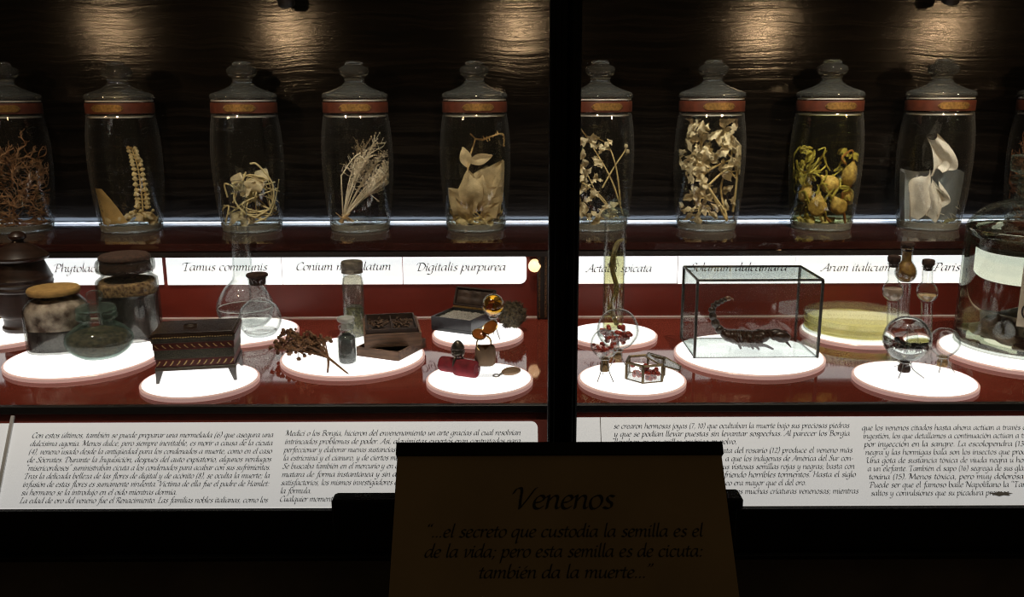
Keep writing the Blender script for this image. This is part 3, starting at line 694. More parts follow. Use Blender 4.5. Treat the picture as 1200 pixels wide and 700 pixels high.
# ------------------------------------------------------------------ light discs on the deck
DISC_GROUP = 'lit white display discs on the deck'
def disc(u, v, wpx, label, num=None, nu=0, nv=0):
    p = at_z(u, v, Z_TOP); r = wpx / 2 * mpp(p)
    o = thing('light_disc', (p.x, p.y, Z_DECK), label, 'display disc', DISC_GROUP)
    h = Z_TOP - Z_DECK
    MB().lathe([(0, h - .001), (r - .0022, h - .001), (r - .0018, h)] + [(0, h)], 72).build('lit_top', 'disc', o)
    MB().lathe([(r - .006, 0), (r, 0), (r, h - .0012), (r - .0012, h), (r - .003, h + .0001), (r - .003, h - .0015)], 72).build('rim', 'rim', o)
    if num:
        q = at_z(nu, nv, Z_TOP)
        letter('number', [(num, q.x - p.x - .003, q.y - p.y, .00062, None)], 'ink', o, (0, 0, h), (1, 0, 0), (0, 1, 0), wt=1.1)
    return p
disc(2, 388, 142, 'lit disc under the dark wooden urn at the left edge')
disc(98, 418, 169, 'lit disc carrying the three preserve jars at the left')
disc(235, 444.5, 134, 'lit disc under the inlaid wooden chest')
disc(287, 387, 124, 'lit disc under the two clear round flasks')
disc(414, 416, 167, 'lit disc under the wooden boxes and small vials', '4', 401, 437)
disc(560, 390, 107, 'lit disc under the open black box')
disc(562, 443, 125, 'lit disc carrying the rings and the leather locket', '10', 562, 460)
disc(718, 391, 104, 'lit disc under the tall centipede cylinder')
disc(740.5, 443, 126, 'lit disc carrying the hexagonal glass box of seeds', '12', 741, 459.5)
disc(877, 414, 172, 'lit disc under the glass scorpion case', '14', 893, 436)
disc(1004, 388, 128, 'lit disc under the covered glass dish of yellow jelly')
disc(1071.5, 443, 138, 'lit disc carrying the three bulb vials and the ant globe', '15', 1098, 461)
disc(1196, 411, 178, 'lit disc under the big stoppered bottle at the right edge')

# ------------------------------------------------------------------ specimen jars on the shelf
BODY = smoothprof([(0, 0), (30, 0), (34, 1), (34.5, 5), (35.5, 9), (38, 25), (40.5, 55), (41.5, 85), (40.3, 112), (37.4, 134), (36, 140), (36, 152)], 4)
def inner_r(z):
    for (r0, z0), (r1, z1) in zip(BODY[1:], BODY[2:]):
        if z0 <= z <= z1 and z1 > z0: return r0 + (r1 - r0) * (z - z0) / (z1 - z0) - 2.2
    return 34
JARS = [(26, 'rust', 'lidded specimen jar packed with rusty roots at the left edge', 'liquid_clear', 14, 0),
        (155, 'spike', 'lidded specimen jar holding an upright flower spike and tan paper scrap', 'liquid_clear', 0, 0),
        (296, 'tangle', 'lidded specimen jar holding a loose tangle of straw coloured stems', 'liquid_clear', 5, 0),
        (422.5, 'spray', 'lidded specimen jar holding a fine grey white leaning spray', 'liquid_clear', 6, 0),
        (558, 'bigleaf', 'lidded specimen jar holding big cream leaves and a bent stalk', 'liquid_yellow', 6, 0),
        (700, 'sparse', 'lidded specimen jar with thin stalks half hidden by the post', 'liquid_clear', 6, 0),
        (827.5, 'leafy', 'lidded specimen jar filled with branching pale leafy stems', 'liquid_clear', 1, 0),
        (961.5, 'pods', 'lidded specimen jar of greenish liquid with tan pods and tendrils', 'liquid_green', 1, 0),
        (1086.5, 'petal', 'lidded specimen jar with a white folded petal before a grey sheet', 'liquid_clear', 0, 0),
        (1215, 'brown', 'lidded specimen jar of dark brown roots cut by the right edge', 'liquid_clear', 0, 0)]
first_jar = None
def build_jar(label, liq, plate_x, p, k):
    o = thing('specimen_jar', p, label, 'jar', 'lidded specimen jars on the upper shelf')
    MB(k).lathe(shell(BODY, 2.0), 64).build('glass_body', 'jar_glass', o)
    lid = smoothprof([(33, 152), (37.5, 153), (38, 156), (36, 159), (26, 162.5), (16, 167), (12, 170.5), (11, 173.5)], 4) + smoothprof([(11, 173.5), (12.8, 177), (16.3, 180.5), (17.2, 184.3), (15.6, 188), (11, 190), (9.8, 191.4), (10, 193), (7, 195.5), (0, 196)], 3)
    MB(k).lathe([(0, 169), (9, 167.5), (13, 165), (23, 160.8), (33, 157), (34, 155), (33, 152)] + lid[1:], 48).build('lid', 'lid_solid', o)
    MB(k).lathe([(34.5, 150.4), (36.6, 150.4), (36.6, 151.9), (34.5, 151.9)], 48).build('lid_seal', 'meniscus', o)['label'] = 'pale ground joint under the lid'
    MB(k).lathe([(36.2, 137.2), (37.6, 137.2), (37.8, 138.5), (37.8, 147.5), (37.6, 149.2), (36.2, 149.2)], 64).build('band', 'band', o)['label'] = 'red leather band'
    # curved name plate with pointed ends and rivets
    mb = MB(k); n = 14; a0 = math.asin(plate_x / 38)
    vs = []; R = 38.1
    for i in range(n + 1):
        t = i / n; a = a0 + (t - .5) * .98; hh = 4.0 * min(1, (min(t, 1 - t) + .012) * 9)
        for r in (R, R + .5):
            vs += [(r * math.sin(a), -r * math.cos(a), 143.2 - hh), (r * math.sin(a), -r * math.cos(a), 143.2 + hh)]
    fs = []
    for i in range(n):
        b = 4 * i
        fs += [(b + 2, b + 6, b + 7, b + 3), (b + 1, b + 3, b + 7, b + 5), (b, b + 4, b + 6, b + 2)]
    mb.add(vs, fs)
    pl = mb.build('name_plate', 'gold', o, smooth=False); pl['label'] = 'gold name plate'
    for a in (a0 - .44, a0 + .44): MB(k).ball(((R + .6) * math.sin(a), -(R + .6) * math.cos(a), 143.2), .9, 8, 5).build('rivet', 'brass', pl)
    lp = [(r - 2.15, max(z, 3.2)) for r, z in BODY if 1 < z < 133]
    MB(k).lathe([(0, 3.2)] + lp + [(lp[-1][0], 133), (0, 133)], 48).build('liquid', liq, o)
    MB(k).lathe([(0, .2), (30, .2), (34.3, 1.2), (35, 5), (35.9, 9), (33.4, 9), (32.5, 3.0), (0, 2.8)], 64).build('glass_foot', 'jar_foot', o)['label'] = 'thick glass foot'
    rr = inner_r(133)
    MB(k).lathe([(rr - .9, 132.9), (rr - .1, 132.4), (rr + .1, 134.2), (rr - .9, 133.1)], 48).build('liquid_edge', 'meniscus', o)
    return o
def copy_tree(o, parent=None):
    c = o.copy(); COL.objects.link(c); c.parent = parent
    for ch in list(o.children): copy_tree(ch, c)
    return c
LIQCACHE = {}
def sprig(stem, leafm, start, d, L, depth, lw, ll, bend=.5, r=1.0, rng=rnd, lim=None):
    """a branching stalk ending in small leaves"""
    p = V(start); d = V(d).normalized(); pts = [p.copy()]; n = 5
    for i in range(n):
        d = (d + V((rng.uniform(-1, 1), rng.uniform(-1, 1), rng.uniform(-1, 1))) * bend * .35).normalized()
        q = p + d * (L / n)
        if lim:
            rr = (q.x ** 2 + q.y ** 2) ** .5; mx = lim(q.z)
            if rr > mx: q.x *= mx / rr; q.y *= mx / rr
            q.z = min(max(q.z, 7), 130)
        p = q; pts.append(p.copy())
        if depth > 0 and i >= 1 and rng.random() < .75:
            dd = (d + V((rng.uniform(-1, 1), rng.uniform(-1, 1), rng.uniform(-.4, .8)))).normalized()
            sprig(stem, leafm, p, dd, L * rng.uniform(.35, .6), depth - 1, lw, ll, bend, r * .7, rng, lim)
        elif leafm is not None and i >= 1 and rng.random() < .6:
            dd = (d + V((rng.uniform(-1, 1), rng.uniform(-1, 1), rng.uniform(-1, 1)))).normalized()
            e = p + dd * ll * rng.uniform(.6, 1.2)
            if lim:
                rr = (e.x ** 2 + e.y ** 2) ** .5; mx = lim(e.z)
                if rr > mx: e.x *= mx / rr; e.y *= mx / rr
            leafm.leaf(p, e, lw * rng.uniform(.6, 1.2), (rng.uniform(-.5, .5), -1, rng.uniform(-.5, .5)), .2, rng.random() * 50, jag=.5)
    stem.tube(pts, (r, r * .6), 5, 2)
    if leafm is not None:
        e = p + d * ll
        if lim:
            rr = (e.x ** 2 + e.y ** 2) ** .5; mx = lim(e.z)
            if rr > mx: e.x *= mx / rr; e.y *= mx / rr
        leafm.leaf(p, e, lw, (rng.uniform(-.4, .4), -1, 0), .2, rng.random() * 50, jag=.5)
def lim(z): return max(5, inner_r(max(9, min(z, 130))) - 3)
def inside(x, y, z, m=2.5):
    r = (x * x + y * y) ** .5; mx = inner_r(max(9, min(z, 130))) - m
    if r > mx: x *= mx / r; y *= mx / r
    return V((x, y, max(6, min(z, 129))))
class PMB(MB):                    # plant matter stays inside the jar's glass
    def build(s, *a, **kw):
        s.v = [inside(q.x, q.y, q.z, 2.6 + .5 * abs(math.sin(q.z * .7 + q.x))) for q in s.v]
        return MB.build(s, *a, **kw)
def plant(kind, p, k):
    r = random.Random(kind)
    GR = 'preserved plants in the specimen jars'
    if kind in ('rust', 'brown'):
        lb = 'mass of rusty branching roots in the leftmost jar' if kind == 'rust' else 'dark brown roots in the jar cut by the right edge'
        o = thing('root_mass', p, lb, 'plant specimen', GR)
        st = PMB(k)
        top = 128 if kind == 'rust' else 120
        for i in range(95):
            a = r.uniform(0, 2 * PI); s = inside(r.uniform(2, 26) * math.cos(a), r.uniform(2, 22) * math.sin(a), r.uniform(7, top * .7))
            sprig(st, None, s, (math.cos(a), math.sin(a), r.uniform(-.2, 1.1)), r.uniform(20, 38), 2, 1, 1, 1.2, .85, r, lim)
        st.build('roots', 'rust_root' if kind == 'rust' else 'dark_rust', o)
        b = PMB(k)
        for i in range(14): b.tube([inside(r.uniform(-34, 34), r.uniform(-30, 10), r.uniform(7, 14)) for _ in range(3)], .5, 4, 4)
        b.build('fallen_fibres', 'rust_root', o)
    elif kind == 'spike':
        o = thing('flower_spike', p, 'upright flower spike with square florets in the second jar', 'plant specimen', GR)
        st = PMB(k); fl = PMB(k)
        axis = [(16, -4, 14), (17, -4, 40), (15.5, -4, 75), (10, -4, 99)]
        st.tube(axis, (1.3, .7), 6, 6)
        ax = catmull(axis, 12)
        for i in range(7, len(ax), 2):
            c = ax[i]; sz = 6.6 - 2.2 * i / len(ax)
            for sx in (-1, 1):
                fl.lathe(smoothprof([(sz * .2, -sz * .5), (sz * .42, -sz * .2), (sz * .52, sz * .35), (sz * .38, sz * .5), (0, sz * .3)], 2), 8, c=c + V((sx * (5.9 - 2.6 * i / len(ax)), r.uniform(-2, 1), r.uniform(-.6, .6))), sq=.7, rot=Matrix.Rotation(sx * r.uniform(.7, 1.3), 3, 'Y'))
            st.tube([c + V((-4, -1, 0)), c, c + V((4, -1, 0))], .5, 5)
        for i in range(16):
            c = inside(16 + r.uniform(-14, 14), -6 + r.uniform(-6, 6), r.uniform(12, 34)); st.tube([(16, -4, 18), c], .35, 4)
            fl.ball(c, r.uniform(1.6, 2.6), 8, 5, bump=.3, bs=2, seed=i)
        st.build('stem', 'pale_stem', o); fl.build('florets', 'straw_stem', o)
        lf = PMB(k)
        for i in range(16):
            a = inside(r.uniform(-20, 34), r.uniform(-26, 14), r.uniform(7, 14)); b = inside(a.x + r.uniform(-16, 18), a.y + r.uniform(-8, 8), r.uniform(8, 24))
            lf.leaf(a, b, r.uniform(4, 8), (0, -1, .6), .15, i * 3.1, jag=.4)
        lf.build('fallen_leaves', 'pale_leaf', o)
        t = thing('paper_scrap', p + V((-.03, 0, .012)), 'wet tan paper scrap with faint writing, lying in the second jar', 'paper')
        mb = MB(k); vs = []; fs = []
        q = [(-33.5, 53), (-24, 50), (-3, 25), (2, 9), (-26, 7), (-32, 14)]
        for i in range(9):
            for j in range(9):
                a, b = i / 8, j / 8
                L_ = V((-35 + 6 * b * .4, 0, 52 - 44 * b)); R_ = V((-24 + 27 * b, 0, 51 - 40 * b))
                c = L_.lerp(R_, a); c.y = -12 - 6 * math.sin(a * 2.2) + 3 * math.sin(b * 3)
                c = inside(c.x, c.y, c.z); vs.append(c - V((-.03, 0, .012)) / k)
        for i in range(8):
            for j in range(8): fs.append((i * 9 + j, i * 9 + j + 1, i * 9 + j + 10, i * 9 + j + 9))
        mb.add(vs, fs).build('paper', 'tan_paper', t)
        wr = MB(k)
        for j in range(2, 6):
            for s_ in range(2):
                c0 = vs[1 * 9 + j] + V((1 + s_ * 3, -1.0, 0)); wr.tube([c0, c0 + V((1.2, -.2, 1.6)), c0 + V((1.6, -.3, -1.2)), c0 + V((2.8, -.3, .8))], .3, 4, 3)
        wr.build('faint_writing', 'ink', t)
    elif kind == 'tangle':
        o = thing('tangled_plant', p, 'tangle of straw stems around a pale leaf in the third jar', 'plant specimen', GR)
        st = PMB(k); lf = PMB(k)
        for i in range(15):
            c = [inside(r.gauss(3, 20), r.uniform(-24, 18), r.uniform(16, 66)) for _ in range(4)]
            st.tube(c, r.uniform(.55, 1.1), 5, 6)
        for c in ([(-28, -12, 8), (-32, -8, 24), (-22, -14, 30), (-26, -16, 12)], [(10, -22, 12), (26, -16, 20), (34, -6, 46), (36, 0, 60)], [(-24, -10, 40), (-25, -12, 56), (-8, -16, 52), (2, -18, 70)], [(8, -20, 80), (16, -16, 78), (30, -10, 55), (28, -14, 30), (12, -22, 18)], [(-4, -20, 60), (-14, -18, 40), (0, -22, 22), (22, -18, 14)]):
            st.tube([inside(*a) for a in c], 1.1, 6, 7)
        for i in range(7):
            a = inside(r.uniform(-14, 12), r.uniform(-16, 8), r.uniform(40, 66)); b = inside(a.x + r.uniform(4, 18), a.y + r.uniform(-6, 4), a.z + r.uniform(8, 22)); lf.leaf(a, b, r.uniform(6, 11), (0, -1, .2), .15, i * 2.7, jag=.3)
        for i in range(8):
            a = inside(r.uniform(-26, 24), r.uniform(-24, 10), r.uniform(8, 14)); b = inside(a.x + r.uniform(-14, 18), a.y - 2, a.z + r.uniform(4, 16)); lf.leaf(a, b, r.uniform(3, 7), (0, -1, .5), .15, i * 1.9, jag=.4)
        st.build('stems', 'straw_stem', o); lf.build('leaves', 'pale_leaf', o)
    elif kind == 'spray':
        o = thing('umbel_spray', p, 'fine grey white spray leaning right in the fourth jar', 'plant specimen', GR)
        st = PMB(k); rt = PMB(k)
        base = V((-19, -6, 14))
        rt.tube([base + V((-3, 0, -5)), base, base + V((8, 0, 6))], (3.2, 1.2), 8, 4)
        for i in range(14): rt.tube([base + V((r.uniform(-3, 5), r.uniform(-3, 3), r.uniform(-2, 5))), base + V((r.uniform(-8, 14), r.uniform(-8, 6), r.uniform(-6, 9)))], (.9, .4), 5)
        for i in range(17):
            e = inside(r.uniform(-2, 36), r.uniform(-18, 14), r.uniform(40, 98))
            m_ = base.lerp(e, .55) + V((-3, r.uniform(-3, 3), r.uniform(-3, 3)))
            st.tube([base, m_, e], (.9, .5), 5, 5)
            for f in range(6):
                s0 = m_.lerp(e, .3 + .17 * f)
                sprig(st, None, s0, ((r.uniform(-.6, 1)), r.uniform(-.7, .7), r.uniform(-.2, 1)), r.uniform(9, 19), 1, 1, 1, .8, .42, r, lim)
                for q in range(5):
                    c = inside(s0.x + r.uniform(-3, 9), s0.y + r.uniform(-5, 5), s0.z + r.uniform(2, 13)); st.tube([s0, c], .3, 4); st.ball(c, r.uniform(.6, 1.1), 6, 4, bump=.4)
        st.tube([base, (-18, -12, 62), (-17, -12, 66), (-4, -12, 84), (6, -10, 92)], (.9, .6), 5, 4)
        st.build('sprays', 'grey_sprig', o); rt.build('root', 'pod', o)
    elif kind == 'bigleaf':
        o = thing('leafy_stalk', p, 'broad cream leaves with a bent flower stalk in the fifth jar', 'plant specimen', GR)
        lv = [((-6, -4, 18), (-34, -16, 50), 15), ((-4, -8, 20), (-8, -18, 72), 14), ((4, -6, 22), (8, -14, 66), 13), ((6, -2, 22), (33, -10, 82), 22), ((8, -4, 20), (34, -14, 52), 18), ((0, 4, 20), (14, 12, 74), 20), ((-8, 0, 12), (-33, -14, 26), 11), ((6, -12, 12), (30, -18, 34), 9), ((-4, -14, 10), (-22, -24, 40), 8)]
        for i, (a, b, w) in enumerate(lv):
            PMB(k).leaf(inside(*a), inside(*b), w, (r.uniform(-.2, .2), -1, .1), .12, i * 4.3, 10, 6, .25, .15).build('broad_leaf', 'cream_leaf', o)
        st = PMB(k); st.tube([(0, -10, 20), (-6, -12, 60), (-8, -12, 78), (0, -12, 104), (0, -12, 108)], (1.2, .8), 6, 6)
        tw = [(0, -12, 106), (-4, -12, 112), (0, -12, 107), (10, -12, 106), (20, -12, 110), (33, -8, 112), (34, -6, 98)]
        st.tube(tw[3:], (1.1, .7), 6, 6); st.tube([(0, -12, 107), (10, -12, 106)], 1.1, 6); st.tube([(1, -12, 107), (-5, -12, 113)], .9, 6)
        for i, c in enumerate(catmull(tw[3:], 6)): st.tube([c, c + V((r.uniform(-2, 2), r.uniform(-2, 2), r.uniform(-4, 4)))], (.9, .5), 5)
        st.build('stalk', 'pod', o)
        for a, b, w in (((-8, -12, 74), (-14, -13, 98), 7), ((-7, -12, 80), (21, -14, 88), 6.5)):
            PMB(k).leaf(a, b, w, (.1, -1, 0), .06, 3.3, 9, 4, 0, .25).build('small_leaf', 'cream_leaf', o)
        rt = PMB(k)
        for i in range(60):
            a = inside(r.uniform(-26, 30), r.uniform(-28, 10), r.uniform(7, 14)); b = inside(a.x + r.uniform(-16, 16), a.y + r.uniform(-6, 6), r.uniform(7, 26)); c = inside(b.x + r.uniform(-9, 9), b.y, b.z + r.uniform(-8, 8)); rt.tube([a, b, c], r.uniform(.3, .7), 4, 4)
        rt.build('fibrous_roots', 'pale_stem', o)
        b = PMB(k)
        for i in range(10):
            a = inside(r.uniform(-28, 26), r.uniform(-30, 0), r.uniform(7, 11)); b.leaf(a, inside(a.x + r.uniform(-16, 16), a.y, a.z + r.uniform(0, 10)), 4, (0, -1, .6), .1, i)
        b.build('fallen_leaves', 'pale_leaf', o)
    elif kind in ('sparse', 'leafy'):
        lb = 'thin stalks with ragged leaves in the jar beside the post' if kind == 'sparse' else 'dense branching pale leafy stems filling the seventh jar'
        o = thing('branching_plant', p, lb, 'plant specimen', GR)
        st = PMB(k); lf = PMB(k)
        if kind == 'sparse':
            for c in ([(30, -8, 16), (14, -10, 60), (-10, -12, 100), (-22, -10, 118)], [(26, -10, 30), (20, -14, 70), (10, -14, 98), (-4, -12, 108)], [(4, -12, 50), (16, -12, 72), (28, -10, 90), (31, -8, 96)], [(-26, -10, 60), (-2, -14, 44), (14, -12, 26)], [(24, -6, 14), (0, -8, 40), (-16, -8, 70)]):
                st.tube([inside(*a) for a in c], (1.0, .6), 6, 6)
            sp = [(-14, 106, 15), (4, 98, 12), (-20, 84, 14), (-6, 78, 12), (-18, 64, 15), (-22, 46, 15), (-8, 38, 13), (10, 28, 14), (-16, 18, 15), (2, 14, 15), (20, 16, 12), (-26, 30, 12), (-4, 60, 9)]
            for i, (x, z, s) in enumerate(sp):
                for j in range(4):
                    a = inside(x, r.uniform(-20, -4), z); d = V((r.uniform(-1, 1), r.uniform(-.6, .6), r.uniform(-.8, 1))).normalized()
                    lf.leaf(a, inside(*(a + d * s)), s * r.uniform(.2, .32), (0, -1, .2), .3, i * 5 + j, 8, 4, jag=1.1, fold=.3)
            for c in ((31, -8, 98), (33, -9, 92)): lf.ball(inside(*c), 2.4, 8, 6, bump=.3)
        else:
            for c in ([(22, -10, 10), (0, -12, 46), (-16, -14, 74), (-14, -10, 100), (-4, -8, 124)], [(22, -10, 12), (14, -6, 50), (24, -8, 84), (20, 0, 120)], [(16, -16, 24), (-8, -16, 56), (-26, -12, 68)], [(-10, -14, 66), (10, -18, 78), (30, -10, 84)], [(-6, -16, 50), (16, -18, 70), (30, -10, 60)], [(30, -4, 20), (32, -6, 60), (28, -4, 100)], [(0, -20, 112), (12, -20, 96), (20, -18, 86)]):
                st.tube([inside(*a) for a in c], (1.5, .8), 6, 6)
            for i in range(10):
                s = inside(r.uniform(-18, 24), r.uniform(-18, 6), r.uniform(24, 104)); sprig(st, lf, s, (r.uniform(-1, 1), r.uniform(-.5, .5), r.uniform(-.3, 1)), r.uniform(20, 36), 1, 3.2, 10, .6, .7, r, lim)
            for i in range(105):
                x = r.uniform(-33, 33); z = r.choice((r.uniform(74, 124), r.uniform(10, 124)))
                if x < -12 and z < 50 and r.random() < .75: continue
                a = inside(x, r.uniform(-28, 4), z); d = V((r.uniform(-1, 1), r.uniform(-.6, .6), r.uniform(-1, 1))).normalized(); s = r.uniform(10, 21)
                lf.leaf(a, inside(*(a + d * s)), s * r.uniform(.16, .3), (r.uniform(-.6, .6), -1, r.uniform(-.5, .7)), .35, i * 1.37, 8, 4, jag=1.1, fold=.35)
        st.build('stems', 'pale_stem', o); lf.build('leaves', 'pale_leaf', o)
    elif kind == 'pods':
        o = thing('pod_plant', p, 'tan pods on stalks among olive tendrils in the eighth jar', 'plant specimen', GR)
        vn = PMB(k)
        for i in range(46):
            x = r.choice((r.uniform(-35, -14), r.uniform(-20, 20), r.uniform(-35, 35)))
            s = inside(x, r.uniform(-22, 12), r.uniform(10, 70)); c = [s]
            for _ in range(4): s = inside(s.x + r.uniform(-11, 11), s.y + r.uniform(-6, 6), s.z + r.uniform(-8, 14)); c.append(s)
            vn.tube(c, r.uniform(.7, 1.5), 5, 5)
        vn.build('tendrils', 'olive_vine', o)
        lf = PMB(k)
        for i in range(24):
            a = inside(r.choice((r.uniform(-35, -16), r.uniform(12, 32))), r.uniform(-16, 8), r.uniform(52, 96)); b = inside(a.x + r.uniform(-14, 14), a.y, a.z + r.uniform(-4, 16)); lf.leaf(a, b, r.uniform(2.5, 5), (0, -1, .3), .3, i * 2.1, jag=.5)
        lf.build('leaves', 'olive_vine', o)
        for x, z, sx, sz, tilt, y in ((26, 66, 9, 16, .2, -16), (-14, 30, 11, 14, .1, -24), (10, 30, 10, 12, -.5, -24), (31, 38, 9, 11, -.3, -8), (2, 54, 11, 13, -.8, -10), (-24, 42, 8, 11, .6, -10)):
            c = inside(x, y, z, 10)
            pr = smoothprof([(0, -1), (sx * .6, -.8), (sx, -.25), (sx * .8, .3), (sx * .3, .75), (0, 1.1)], 4)
            PMB(k).lathe([(a, b * sz) for a, b in pr], 18, c=c, rot=Matrix.Rotation(tilt, 3, 'Y')).build('pod', 'pod', o)
        st = PMB(k); st.tube([inside(26, -16, 52), inside(16, -18, 40), inside(22, -20, 8)], 1.6, 7, 5); st.tube([inside(-8, -24, 22), inside(2, -24, 10)], 1.4, 7)
        st.tube([inside(28, -14, 78), inside(26, -12, 92), inside(14, -14, 84), inside(20, -12, 76)], 1.3, 6, 5); st.build('stalks', 'dark_rust', o)
        b = PMB(k)
        for i in range(12):
            a = inside(r.uniform(-30, 28), r.uniform(-30, 4), r.uniform(6, 10)); b.leaf(a, inside(a.x + r.uniform(-14, 14), a.y, a.z + r.uniform(1, 8)), 4, (0, -1, .6), .1, i)
        b.build('fallen_leaves', 'pale_leaf', o)
    elif kind == 'petal':
        o = thing('folded_petal', p, 'white folded petals standing in the ninth jar', 'plant specimen', GR)
        def fold(name, pts, wid, ph, mat):
            ax = catmull([inside(*a) for a in pts], 8); vs, fs = [], []; nw = 8
            for i, c in enumerate(ax):
                a = i / (len(ax) - 1); w = wid * (.35 + .65 * math.sin(PI * min(1, a * .9 + .08)))
                for j in range(nw + 1):
                    b = j / nw * 2 - 1
                    vs.append(inside(c.x + b * w, c.y + 5 * math.sin(b * 2.6 + ph + a * 4), c.z + 4 * math.sin(b * 2 + a * 5 + ph)))
            for i in range(len(ax) - 1):
                for j in range(nw): kk = i * (nw + 1) + j; fs.append((kk, kk + 1, kk + nw + 2, kk + nw + 1))
            PMB(k).add(vs, fs).build(name, mat, o)
        fold('petal', [(-4, -14, 66), (4, -16, 74), (2, -16, 90), (-10, -14, 108)], 14, .4, 'white_leaf')
        fold('petal', [(-2, -14, 70), (8, -12, 78), (10, -10, 96)], 8, 2.2, 'white_leaf')
        fold('petal', [(-26, -12, 10), (-22, -16, 30), (-20, -16, 54), (-14, -16, 66)], 13, 1.1, 'white_leaf')
        fold('petal', [(-6, -18, 12), (-2, -18, 32), (-8, -18, 56)], 10, 2.7, 'white_leaf')
        fold('petal', [(2, -20, 22), (6, -18, 40), (-2, -16, 54)], 7, .2, 'white_leaf')
        t = thing('wet_sheet', p, 'grey white wet sheet lining the lower half of the ninth jar', 'sheet')
        mb = PMB(k); n = 40; vs, fs = [], []
        for i in range(n + 1):
            a = math.radians(-35 + 290 * i / n)
            for j in range(7):
                z = 6 + (60 + 2.5 * math.sin(a * 3)) * j / 6; rr = inner_r(max(9, z)) - 1.2
                vs.append((rr * math.cos(a), rr * math.sin(a), z))
        for i in range(n):
            for j in range(6): q_ = i * 7 + j; fs.append((q_, q_ + 7, q_ + 8, q_ + 1))
        # keep only the rear half so that the petals stand before it
        fs = [f for f in fs if sum(V(vs[i]).y for i in f) / 4 > -5]
        mb.add(vs, fs).build('sheet', 'wet_sheet', t)
        wr = PMB(k)
        for i in range(7): a = inside(r.uniform(0, 24), -20, r.uniform(8, 40)); wr.tube([a, inside(a.x + r.uniform(6, 14), a.y + 2, a.z - r.uniform(2, 10))], .35, 4)
        wr.build('fibre', 'white_leaf', t)
        PMB(k).leaf(inside(6, -24, 8), inside(34, -14, 12), 3, (0, -.5, 1), .05, 2).build('dark_fragment', 'green_herb', t)
for u, kind, label, liq, px_, _ in JARS:
    p = at_z(u, 268.2 if True else 0, Z_SHELF); p = V((p.x * Y_JAR / p.y, Y_JAR, Z_SHELF))
    k = mpp(p + V((0, 0, .1)))
    build_jar(label, liq, px_, p, k * .99)
    plant(kind, p, k * .99)

# ------------------------------------------------------------------ objects on the discs
def put(name, u, v, label, cat, rz=0, group=None, z=None):
    p = at_z(u, v, Z_TOP if z is None else z) + V((0, 0, .0003)); k = mpp(p + V((0, 0, .03)))
    return thing(name, p, label, cat, group, rz), k, p
# wooden urn
o, k, p = put('wooden_urn', 34, 385, 'dark turned wooden lidded urn at the left edge', 'urn')
s_ = .9
urn = [(0, 0), (27, 0), (28.5, 2), (28.5, 5), (26.5, 8), (26, 12), (26.5, 17), (29, 20), (29.5, 23), (29, 26), (31, 46), (31.5, 52), (33.5, 54), (34, 56.5), (33, 58.5), (33.5, 60), (34.3, 62), (33.3, 64), (33.5, 66), (34, 68), (32.5, 70.5), (31.5, 74), (27, 86), (25.5, 90)]
MB(k).lathe([(r * .95, z * s_) for r, z in urn] + [(0, 90 * s_)], 56).build('body', 'urn', o, angle=25)
ul = [(0, 90), (26, 90), (31, 92), (32.5, 94.5), (32, 97), (28, 101), (20, 107), (11, 112), (7, 114), (6, 116), (9.5, 119), (10, 122), (8, 125), (4, 127.5), (0, 128)]
MB(k).lathe([(r * .95, z * s_ + .1) for r, z in ul], 56).build('lid', 'urn', o, angle=25)
# jar with mustard cloth lid
o, k, p = put('preserve_jar', 71, 408, 'squarish jar of black preserve under a flat mustard cloth lid', 'jar', rz=.12)
bd = [(0, 0), (29, 0), (32, 2), (33, 6), (33.5, 40), (32, 52), (26, 60), (25, 64), (25, 68)]
MB(k).lathe(shell(smoothprof(bd, 4), 1.6), 56, sq=.72).build('glass_body', 'dusty_glass', o)
MB(k).lathe(smoothprof([(0, 1.8), (28, 1.8), (30.5, 6), (31.2, 20), (31, 27), (27, 29), (14, 31), (0, 31.5)], 4), 40, sq=.72).build('preserve', 'black_jam', o)
MB(k).lathe(smoothprof([(26, 30), (31.3, 27), (31.6, 42), (30.6, 51), (25, 58.5), (18, 60), (20, 40)], 4), 40, sq=.72).build('crust', 'mould', o)['label'] = 'mouldy pinkish crust above the preserve'
mb = MB(k); mb.lathe(smoothprof([(0, 66), (25, 66), (28, 67.5), (28.6, 70), (27.5, 72.5), (24, 73.5), (0, 74)], 3), 48)
mb.build('cloth_lid', 'mustard', o)
# square jar with dark cork
o, k, p = put('preserve_jar', 155.5, 395, 'tall square glass jar of dark preserve with a wide dark cork', 'jar', rz=.35)
MB(k).lathe(shell(smoothprof([(0, 0), (30, 0), (33, 2), (34, 7), (34, 62), (32.5, 69), (28, 73), (27, 76), (27, 80)], 4) + smoothprof([(27, 80), (31, 80.5), (32, 83), (32, 89), (31, 91.5), (28, 92)], 3), 2), 56, sq=.72).build('glass_body', 'dusty_glass', o)
MB(k).lathe(smoothprof([(0, 5), (29, 5), (31.3, 9), (31.5, 50), (30, 54), (0, 55)], 4), 40, sq=.72).build('preserve', 'black_jam', o)
MB(k).lathe(smoothprof([(27, 54), (31.6, 53), (31.3, 62), (28, 69), (10, 66), (0, 65)], 4), 40, sq=.72).build('husk_layer', 'husk', o)
MB(k).lathe(smoothprof([(0, 78), (26, 78), (27, 91), (28.5, 94), (27, 98), (20, 100), (0, 101)], 4), 40).build('cork', 'cork_dark', o)
